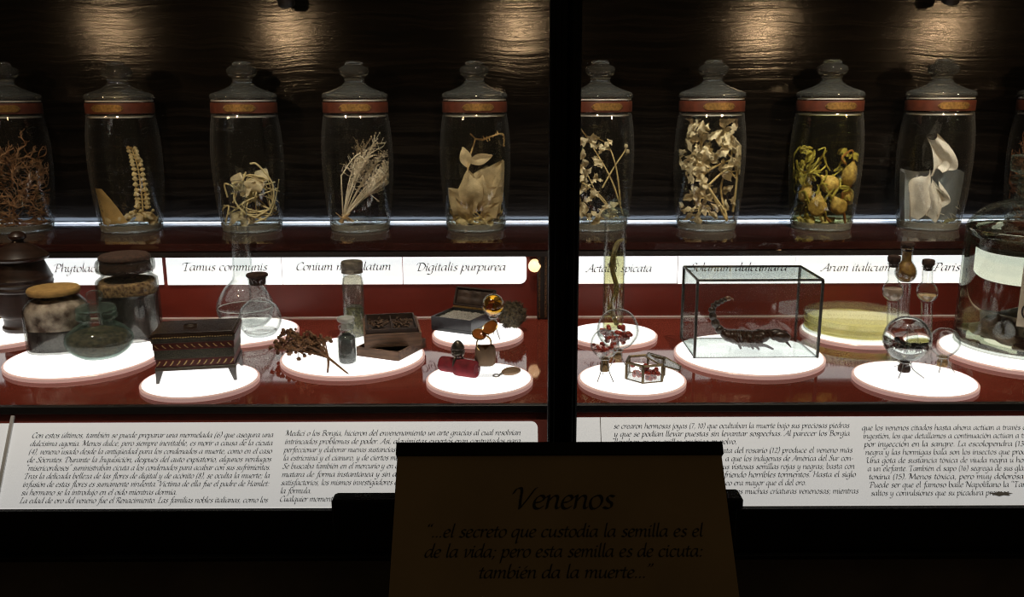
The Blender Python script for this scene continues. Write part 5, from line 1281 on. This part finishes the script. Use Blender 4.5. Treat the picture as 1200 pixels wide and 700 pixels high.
# hexagonal seed box
o, k, p = put('hexagonal_box', 756, 443, 'brass-edged hexagonal glass box of seeds with open lid', 'glass box')
H, R_ = 20, 24
def hx(i, z, rr=R_): a = PI / 3 * i + .26; return V((rr * math.cos(a), rr * math.sin(a) * 1.0, z))
fr = MB(k)
for i in range(6):
    a, b = hx(i, .8), hx((i + 1) % 6, .8); fr.tube([a, b], .8, 6); fr.tube([a + V((0, 0, H)), b + V((0, 0, H))], 1.7, 6); fr.tube([a, a + V((0, 0, H))], 1.6, 6)
fr.build('brass_frame', 'brass', o, smooth=False)
pn = MB(k)
for i in range(6):
    a, b = hx(i, 1, R_ - .3), hx((i + 1) % 6, 1, R_ - .3); u_ = (b - a).normalized(); nrm = V((u_.y, -u_.x, 0)) * .3
    pn.hexa([a, b, b - nrm, a - nrm], [q_ + V((0, 0, H - 1)) for q_ in (a, b, b - nrm, a - nrm)])
pn.build('glass_side', 'glass', o, smooth=False)
MB(k).add([hx(i, .3) for i in range(6)] + [hx(i, .9) for i in range(6)], [tuple(range(5, -1, -1)), tuple(range(6, 12))] + [(i, (i + 1) % 6, 6 + (i + 1) % 6, 6 + i) for i in range(6)]).build('floor_plate', 'glass', o, smooth=False)
LR = Matrix.Rotation(.34, 3, 'Y'); lp0 = V((6, 10, H + 2.6))
lm = MB(k); ring = [lp0 + LR @ V((hx(i, 0).x + 18, hx(i, 0).y, 0)) for i in range(6)]
for i in range(6): lm.tube([ring[i], ring[(i + 1) % 6]], 1.1, 6)
lo = lm.build('lid_frame', 'brass', o, smooth=False)
MB(k).add(ring + [q_ + V((0, 0, .5)) for q_ in ring], [tuple(range(5, -1, -1)), tuple(range(6, 12))]).build('lid_glass', 'glass', lo, smooth=False)
r = random.Random(21); pr = None
for i in range(34):
    lay_ = i // 14; a = r.uniform(0, 2 * PI); rr = (R_ - 7) * math.sqrt(r.random()); 
    if pr is None or i == 1:
        s = seed_mesh(k, 3.6, 'seed_red' if i else 'seed_dark'); pr = pr or [];  pr.append(s)
    else: s = pr[0 if i % 3 == 0 else 1].copy(); COL.objects.link(s)
    s.location = o.location + V((rr * math.cos(a), rr * math.sin(a), 3.6 + lay_ * 4.4)) * k; s.rotation_euler = (r.uniform(0, 6), r.uniform(0, 6), r.uniform(0, 6))
    tag(s, 'dark red seed in the hexagonal glass box', 'seed', 'seeds in the hexagonal box')

# glass scorpion case
a_, b_, c_, d_ = at_z(815, 420, Z_TOP), at_z(959.5, 420, Z_TOP), at_z(930.5, 397.5, Z_TOP), at_z(796.5, 397.5, Z_TOP)
yF, yB = (a_.y + b_.y) / 2, (c_.y + d_.y) / 2; xL, xR = (a_.x + d_.x) / 2, (b_.x + c_.x) / 2
zt = (at_y(820, 328.5, yF).z + at_y(966, 329, yF).z) / 2 - Z_TOP
SCX, SCY = (xL + xR) / 2, (yF + yB) / 2
o = thing('glass_case', V((SCX, SCY, Z_TOP + .0003)), 'lead-edged rectangular glass case holding the scorpion', 'glass case')
k = mpp(V((SCX, yF, Z_TOP))); hw, hd = (xR - xL) / 2, (yB - yF) / 2
cr = [V((-hw, -hd, 0)), V((hw, -hd, 0)), V((hw, hd, 0)), V((-hw, hd, 0))]
fr = MB()
t1 = 1.5 * k
for i in range(4):
    A, B = cr[i], cr[(i + 1) % 4]
    for z, tt in ((t1 * .5, t1 * .55), (zt, t1)):
        m_ = (A + B) / 2 + V((0, 0, z)); sz = (abs(B.x - A.x) + tt * 2, abs(B.y - A.y) + tt * 2, tt * 2 if z > .01 else tt)
        sz = (abs(B.x - A.x) if abs(B.x - A.x) > 1e-4 else tt * 1.6, abs(B.y - A.y) if abs(B.y - A.y) > 1e-4 else tt * 1.6, tt * 1.6 if z > .01 else tt); fr.box(m_, sz, bev=tt * .2)
    fr.box(A + V((0, 0, zt / 2)), (t1 * 2, t1 * 2, zt), bev=t1 * .3)
fr.build('lead_frame', pbr('dark_lead_came', (.05, .05, .045), .4, metal=.5, vary=.4, scale=150), o, smooth=False)
g_ = .0015
for (c, s) in (((0, -hd + g_, zt / 2), (2 * hw, g_, zt)), ((0, hd - g_, zt / 2), (2 * hw, g_, zt)), ((-hw + g_, 0, zt / 2), (g_, 2 * hd, zt)), ((hw - g_, 0, zt / 2), (g_, 2 * hd, zt)), ((0, 0, zt), (2 * hw, 2 * hd, g_)), ((0, 0, .0012), (2 * hw, 2 * hd, g_))):
    MB().box(c, s).build('glass_pane', 'case_glass', o, smooth=False)
# scorpion
def sp_pt(u, v, yy): return (at_y(u, v, yy) - V((SCX, SCY, Z_TOP + .0003))) / k
o = thing('scorpion', V((SCX, SCY, Z_TOP + .0003)), 'black brown scorpion with raised tail inside the glass case', 'scorpion')
yc = SCY - .004
body = [sp_pt(u, v, yc) for u, v in ((850, 396), (862, 398), (874, 400), (884, 400), (892, 398))]
mb = MB(k)
for i, c in enumerate(catmull(body, 4)):
    w_ = 6 + 5 * math.sin(PI * (i + 1) / 20); mb.ball(c, (4.4, w_ * 1.35, w_ * .95), 14, 8, bump=.12, bs=3, seed=i)
hd_ = sp_pt(893, 397, yc); mb.ball(hd_, (9, 10, 8), 14, 8)
tail = catmull([sp_pt(u, v, yc) for u, v in ((851, 395), (843, 390), (836, 378), (834, 366), (838, 360), (846, 356), (851, 353.5))], 3)
for i in range(len(tail) - 1):
    a, b = tail[i], tail[i + 1]
    if i % 2 == 0:
        b = tail[min(i + 2, len(tail) - 1)]; d = (b - a); R = d.to_track_quat('Z', 'Y').to_matrix(); rr = 5.8 - i * .15
        mb.ball((a + b) / 2, (rr * .8, rr, d.length * .62), 12, 8, rot=R)
# claws: near one and far one
for pts, cl, spread in (([(895, 398), (900, 391), (906, 399), (912, 398)], (912, 400), -1), ([(893, 396), (888, 391), (897, 394), (906, 395)], (908, 395), 1)):
    yy = yc - .012 if spread < 0 else yc + .012
    q_ = [sp_pt(u, v, yc + (yy - yc) * i / 3) for i, (u, v) in enumerate(pts)]; mb.tube(q_, (2.4, 3.6), 8, 5)
    h = q_[-1]; mb.ball(h + V((4, 0, 0)), (11, 6, 7), 14, 8, rot=Matrix.Rotation(.12, 3, 'Y'), bump=.12)
    if spread < 0:
        mb.tube([h + V((9, 0, 1)), sp_pt(921, 403, yy), sp_pt(927, 410.5, yy)], (3.6, .5), 8, 4); mb.tube([h + V((9, -1, 2)), sp_pt(921, 398, yy), sp_pt(924, 398, yy)], (3.2, .7), 8, 4)
    else:
        mb.tube([h + V((9, 0, 1)), h + V((15, 1, 1)), h + V((19, 1, -1))], (3, .5), 8, 4); mb.tube([h + V((9, 1, 2)), h + V((14, 2, 3)), h + V((18, 2, 2.4))], (2.8, .6), 8, 4)
legs = [((855, 399), (858, 402), (864, 410), .7), ((866, 401), (870, 403), (878, 411), .9), ((876, 402), (884, 408), (901, 409.5), 1), ((880, 402), (879, 409), (884, 410), 1)]
for s_ in (-1, 1):
    for i, (a, b, c, e) in enumerate(legs):
        yy = yc + s_ * .011
        A = sp_pt(*a, yc); A.y += s_ * 5; Bm = sp_pt(b[0], b[1] - 4, yc); Bm.y += s_ * 11; Cc = sp_pt(c[0], c[1], yc); Cc.y += s_ * (17 + i); Cc.z = 1.5
        if s_ > 0: Bm.z += 2; Cc.x -= 4; 
        mb.tube([A, Bm, Bm.lerp(Cc, .5) + V((0, 0, 1.6)), Cc], (3.2, 1.2), 7, 5)
zmin = min(a.z for a in mb.v)
mb.v = [V((a.x, a.y, a.z - zmin + 2.0)) for a in mb.v]
mb.build('body', 'scorpion', o)
mb = MB(k); e = tail[-1] + V((0, 0, -zmin + 2.0)); mb.ball(e + V((2, 0, .5)), (4, 2.8, 3), 14, 8); mb.tube([e + V((4, 0, 1)), e + V((8, 0, 0)), e + V((9, 0, -3.5))], (1.4, .25), 8, 4); mb.build('sting', 'scorpion_tail', o)['label'] = 'lighter brown sting'

# covered dish
o, k, p = put('covered_dish', 1002, 386, 'round covered glass dish of yellow jelly, pale lid', 'dish')
MB(k).lathe(shell(smoothprof([(0, 0), (54, 0), (56.5, 1), (57, 4), (57, 17)], 3), 1.3), 72).build('dish', 'glass', o)
MB(k).lathe(smoothprof([(0, 2.2), (53.5, 2.2), (55.2, 4), (55.3, 10), (54, 11), (0, 11)], 3), 64).build('jelly', 'agar', o)
MB(k).lathe([(57.6, 6), (59.2, 6), (59.6, 7), (59.6, 19.2), (59, 20.6), (57, 21.2), (0, 21.2), (0, 20), (57, 20), (57.9, 19.2), (57.6, 7)], 72).build('lid', 'dish_lid', o)

# bulb vials on glass tube stands
VG = 'bulb vials on glass tube stands'
def vial(u_base, v_base, uc, vc, rb, v_neck, v_cork, nr, label, cont, cmat, lean=0):
    base = at_z(u_base, v_base, Z_TOP) + V((0, 0, .0003)); y = base.y; c = at_y(uc, vc, y); k = mpp(c)
    hc = (c.z - base.z) / k; hn = (at_y(uc, v_neck, y).z - base.z) / k; hk = (at_y(uc, v_cork, y).z - base.z) / k
    dx = (c.x - base.x) / k
    o = thing('tube_stand', base, 'clear glass tube stand under the ' + label[0], 'stand', 'glass tube stands')
    tr = 6.5; tl = hc - rb - .4
    sh = lambda mb: setattr(mb, 'v', [V((a.x + dx * min(1.3, a.z / hc), a.y, a.z)) for a in mb.v]) or mb
    sh(MB(k).lathe([(tr + 1, 0), (tr + 1, 1), (tr, 3), (tr, tl - 1), (tr + .4, tl), (tr - .6, tl), (tr - 1, tl - 1), (tr - 1, 3), (tr - .2, 0)], 32)).build('tube', 'glass', o)
    o = thing('bulb_vial', base, label[1], 'vial', VG)
    prof = smoothprof([(0, hc - rb), (rb * .5, hc - rb * .87), (rb * .87, hc - rb * .5), (rb, hc), (rb * .85, hc + rb * .55), (nr * 1.1, hc + rb * .98), (nr, hc + rb + 3), (nr, hn - 3), (nr + .8, hn - 1), (nr, hn)], 4)
    sh(MB(k).lathe(shell(prof, .9), 36)).build('glass_body', 'glass', o)
    sh(MB(k).lathe(smoothprof([(0, hn - 5), (nr - 1.4, hn - 5), (nr - 1, hn + .5), (nr + .7, hn + 1.5), (nr + .5, hk), (0, hk + .3)], 3), 20)).build('cork', 'cork_dark', o)
    if cont:
        f0, f1 = cont
        pr = [(r - 1.3, z) for r, z in prof if hc - rb * .95 < z < hc + rb * f1]
        sh(MB(k).lathe([(0, hc - rb + 1.6)] + pr + [(0, hc + rb * f1)], 32)).build('content', cmat, o)
vial(1046, 424, 1046.5, 341.5, 12, 308, 300, 6.2, ('left bulb vial', 'left bulb vial of pale pink powder, dark cork'), (0, .35), 'pink_powder')
vial(1056, 412, 1061.5, 319, 12.5, 290, 284, 6.5, ('taller middle bulb vial', 'taller middle bulb vial of ochre resin'), (0, 2.6), 'resin')
vial(1085, 421, 1086.5, 342.5, 12, 312, 304.5, 6.0, ('right bulb vial', 'right bulb vial with a little orange powder, dark cork'), (0, -.15), 'pod')

# big stoppered bottle with toad
o, k, p = put('stoppered_bottle', 1196, 404, 'big round glass-stoppered bottle of liquid at the right edge', 'bottle')
bp = smoothprof([(0, 0), (66, 0), (71, 2), (72.5, 8), (72, 60), (71.5, 128), (68, 145), (54, 160), (34, 168), (26, 172), (24, 178), (24, 188)], 4) + smoothprof([(24, 188), (30, 189), (31, 193), (29, 197), (24, 198)], 3)
MB(k).lathe(shell(bp, 2.2), 72).build('glass_body', 'paris_glass', o)
MB(k).lathe(smoothprof([(0, 3.4), (64, 3.4), (69, 5.5), (70, 10), (69.6, 60), (69.2, 128), (66.5, 138), (0, 138)], 4), 72).build('liquid', 'water_green', o)
MB(k).lathe(smoothprof([(0, 180), (21, 180), (22.6, 197), (24, 200), (31, 202), (33, 206), (33, 217), (30, 220), (0, 221)], 4), 40).build('stopper', 'aqua_glass', o)
# label on the bottle front
mb = MB(k); vs, fs = [], []; R_ = 73.4
for i in range(17):
    a = math.radians(-36 + 62 * i / 16)
    for j in range(2): vs.append((R_ * math.sin(a), -R_ * math.cos(a), 38 + 88 * j))
for i in range(16): fs.append((2 * i, 2 * i + 2, 2 * i + 3, 2 * i + 1))
lb = mb.add(vs, fs).build('paper_label', 'paper_label', o)
mb = MB(k)
def onlab(x, z): a = math.radians(-36) + x / R_; return V(((R_ + .3) * math.sin(a), -(R_ + .3) * math.cos(a), z))
mb.tube([onlab(15 + 11 * math.cos(t), 56 + 11 * math.sin(t)) for t in [2 * PI * i / 28 for i in range(29)]], .9, 5)
mb.tube([onlab(15 + 6 * math.cos(t), 56 + 6 * math.sin(t)) for t in [2 * PI * i / 28 for i in range(29)]], .6, 5)
mb.build('label_emblem', 'ink', lb)
# toad
o = thing('toad', p + V((0, 0, .002)), 'brown mottled toad preserved in the big bottle', 'toad')
import bmesh
def skin_mesh(name, pts, edges, radii, mat, parent, k, sub=2):
    me = bpy.data.meshes.new(name); me.from_pydata([V(a) * k for a in pts], edges, []); ob = bpy.data.objects.new(name, me); COL.objects.link(ob)
    sm_ = ob.modifiers.new('skin', 'SKIN'); ob.modifiers.new('sub', 'SUBSURF').levels = sub; ob.modifiers['sub'].render_levels = sub
    for v_, rr in zip(me.skin_vertices[0].data, radii): v_.radius = (rr[0] * k, rr[1] * k)
    me.skin_vertices[0].data[0].use_root = True
    me.materials.append(M[mat]); ob.parent = parent; return ob
pts = [(-6, 0, 26), (-24, -6, 22), (14, 0, 34), (30, -2, 44), (40, -4, 46), (-34, -26, 14), (-12, -44, 12), (-36, -46, 9), (-20, -54, 8), (-34, 18, 14), (-14, 36, 12), (-36, 40, 9), (20, -22, 22), (16, -32, 10), (28, -38, 7), (22, 20, 22), (18, 30, 10), (30, 34, 7)]
edges = [(0, 1), (0, 2), (2, 3), (3, 4), (1, 5), (5, 6), (6, 7), (7, 8), (1, 9), (9, 10), (10, 11), (2, 12), (12, 13), (13, 14), (2, 15), (15, 16), (16, 17)]
rad = [(22, 17), (15, 12), (19, 15), (15, 11), (7, 6), (8, 8), (6, 6), (4, 4), (4, 2), (8, 8), (6, 6), (4, 3), (7, 7), (4.5, 4.5), (5, 2), (7, 7), (4.5, 4.5), (5, 2)]
skin_mesh('body', pts, edges, rad, 'toad', o, k)

# ------------------------------------------------------------------ lectern sign before the case
TL, TR_ = at_d(466, 520, .817), at_d(844, 520, .817); BL_, BR_ = at_d(454.5, 700, .748), at_d(868, 700, .748)
tc = (TL + TR_) / 2; bc = (BL_ + BR_) / 2
xd = V((1, 0, 0)); dn = (bc - tc); dn.x = 0; dn.normalize(); up = -dn; nn = xd.cross(up).normalized()
wid = ((TR_.x - TL.x) + (BR_.x - BL_.x)) / 2; hgt = .222
cx0 = (tc.x + bc.x) / 2; org = V((cx0, tc.y, tc.z))
o = thing('lectern_sign', V((cx0, tc.y + .04, 0)), 'tilted tan sign board headed Venenos with black clip bar, on a black stand', 'sign')
def L_(x, d, n): return org + xd * x + dn * d + nn * n - o.location
def slab(x0, x1, d0, d1, n0, n1): return MB().hexa([L_(x0, d1, n0), L_(x1, d1, n0), L_(x1, d0, n0), L_(x0, d0, n0)], [L_(x0, d1, n1), L_(x1, d1, n1), L_(x1, d0, n1), L_(x0, d0, n1)])
h2 = wid / 2
slab(-h2, h2, .002, hgt, -.012, -.002).build('backboard', 'frame', o, smooth=False)
pp = slab(-h2 + .0006, h2 - .0006, .006, hgt - .002, -.0019, -.0008).build('paper', 'sign_paper', o, smooth=False)
slab(-h2 - .0008, h2 + .0008, 0, .0115, -.013, .004).build('clip_bar', 'frame', o, smooth=False)
def sign_pt(u, v):
    d = ray(u, v); t = (org - EYE).dot(nn) / d.dot(nn); q_ = EYE + d * t; return q_.x - org.x, (q_ - org).dot(dn)
ls = []
for text, ua, ub, v, cap in (('Venenos', 601, 719, 596.5, 25), ('“…el secreto que custodia la semilla es el', 498, 824, 630, 14.5), ('de la vida; pero esta semilla es de cicuta:', 497, 824, 653.5, 14.5), ('también da la muerte…”', 560, 765, 678, 14.5)):
    xa, da = sign_pt(ua, v); xb, _ = sign_pt(ub, v); unit = cap / 8 * mpp(org + dn * da)
    ls.append((text, xa, -da, unit, xb - xa))
letter('lettering', ls, 'sign_ink', o, L_(0, 0, -.0006), xd, up, wt=1.05, sm=5)
ya = .83
sl, sr = at_y(390, 582, ya), at_y(868, 579, ya); sb = at_y(390, 640, ya).z
MB().box(V(((sl.x + at_y(862, 590, ya).x) / 2, ya, (sl.z + sb) / 2)) - o.location, (at_y(862, 590, ya).x - sl.x, .02, sl.z - sb), bev=.002).build('support_bar', 'frame', o, smooth=False)
MB().box(V(((at_y(838, 585, ya).x + sr.x) / 2, ya, (sr.z + at_y(868, 592, ya).z) / 2)) - o.location, (sr.x - at_y(838, 585, ya).x, .024, sr.z - at_y(868, 592, ya).z), bev=.0015).build('support_hook', 'frame', o, smooth=False)
MB().box(V((cx0, ya, sb / 2 + .005)) - o.location, (.05, .03, sb - .01), bev=.003).build('post', 'frame', o, smooth=False)
MB().lathe(smoothprof([(0, 0), (.16, 0), (.165, .006), (.15, .012), (.03, .018), (0, .018)], 3), 40, c=V((cx0, ya, 0)) - o.location).build('foot', 'frame', o)
MB().box(V((cx0, (ya + tc.y) / 2 - .01, tc.z - .075)) - o.location, (.08, .10, .012), Matrix.Rotation(math.radians(0), 3, 'X'), bev=.002).build('bracket', 'frame', o, smooth=False)
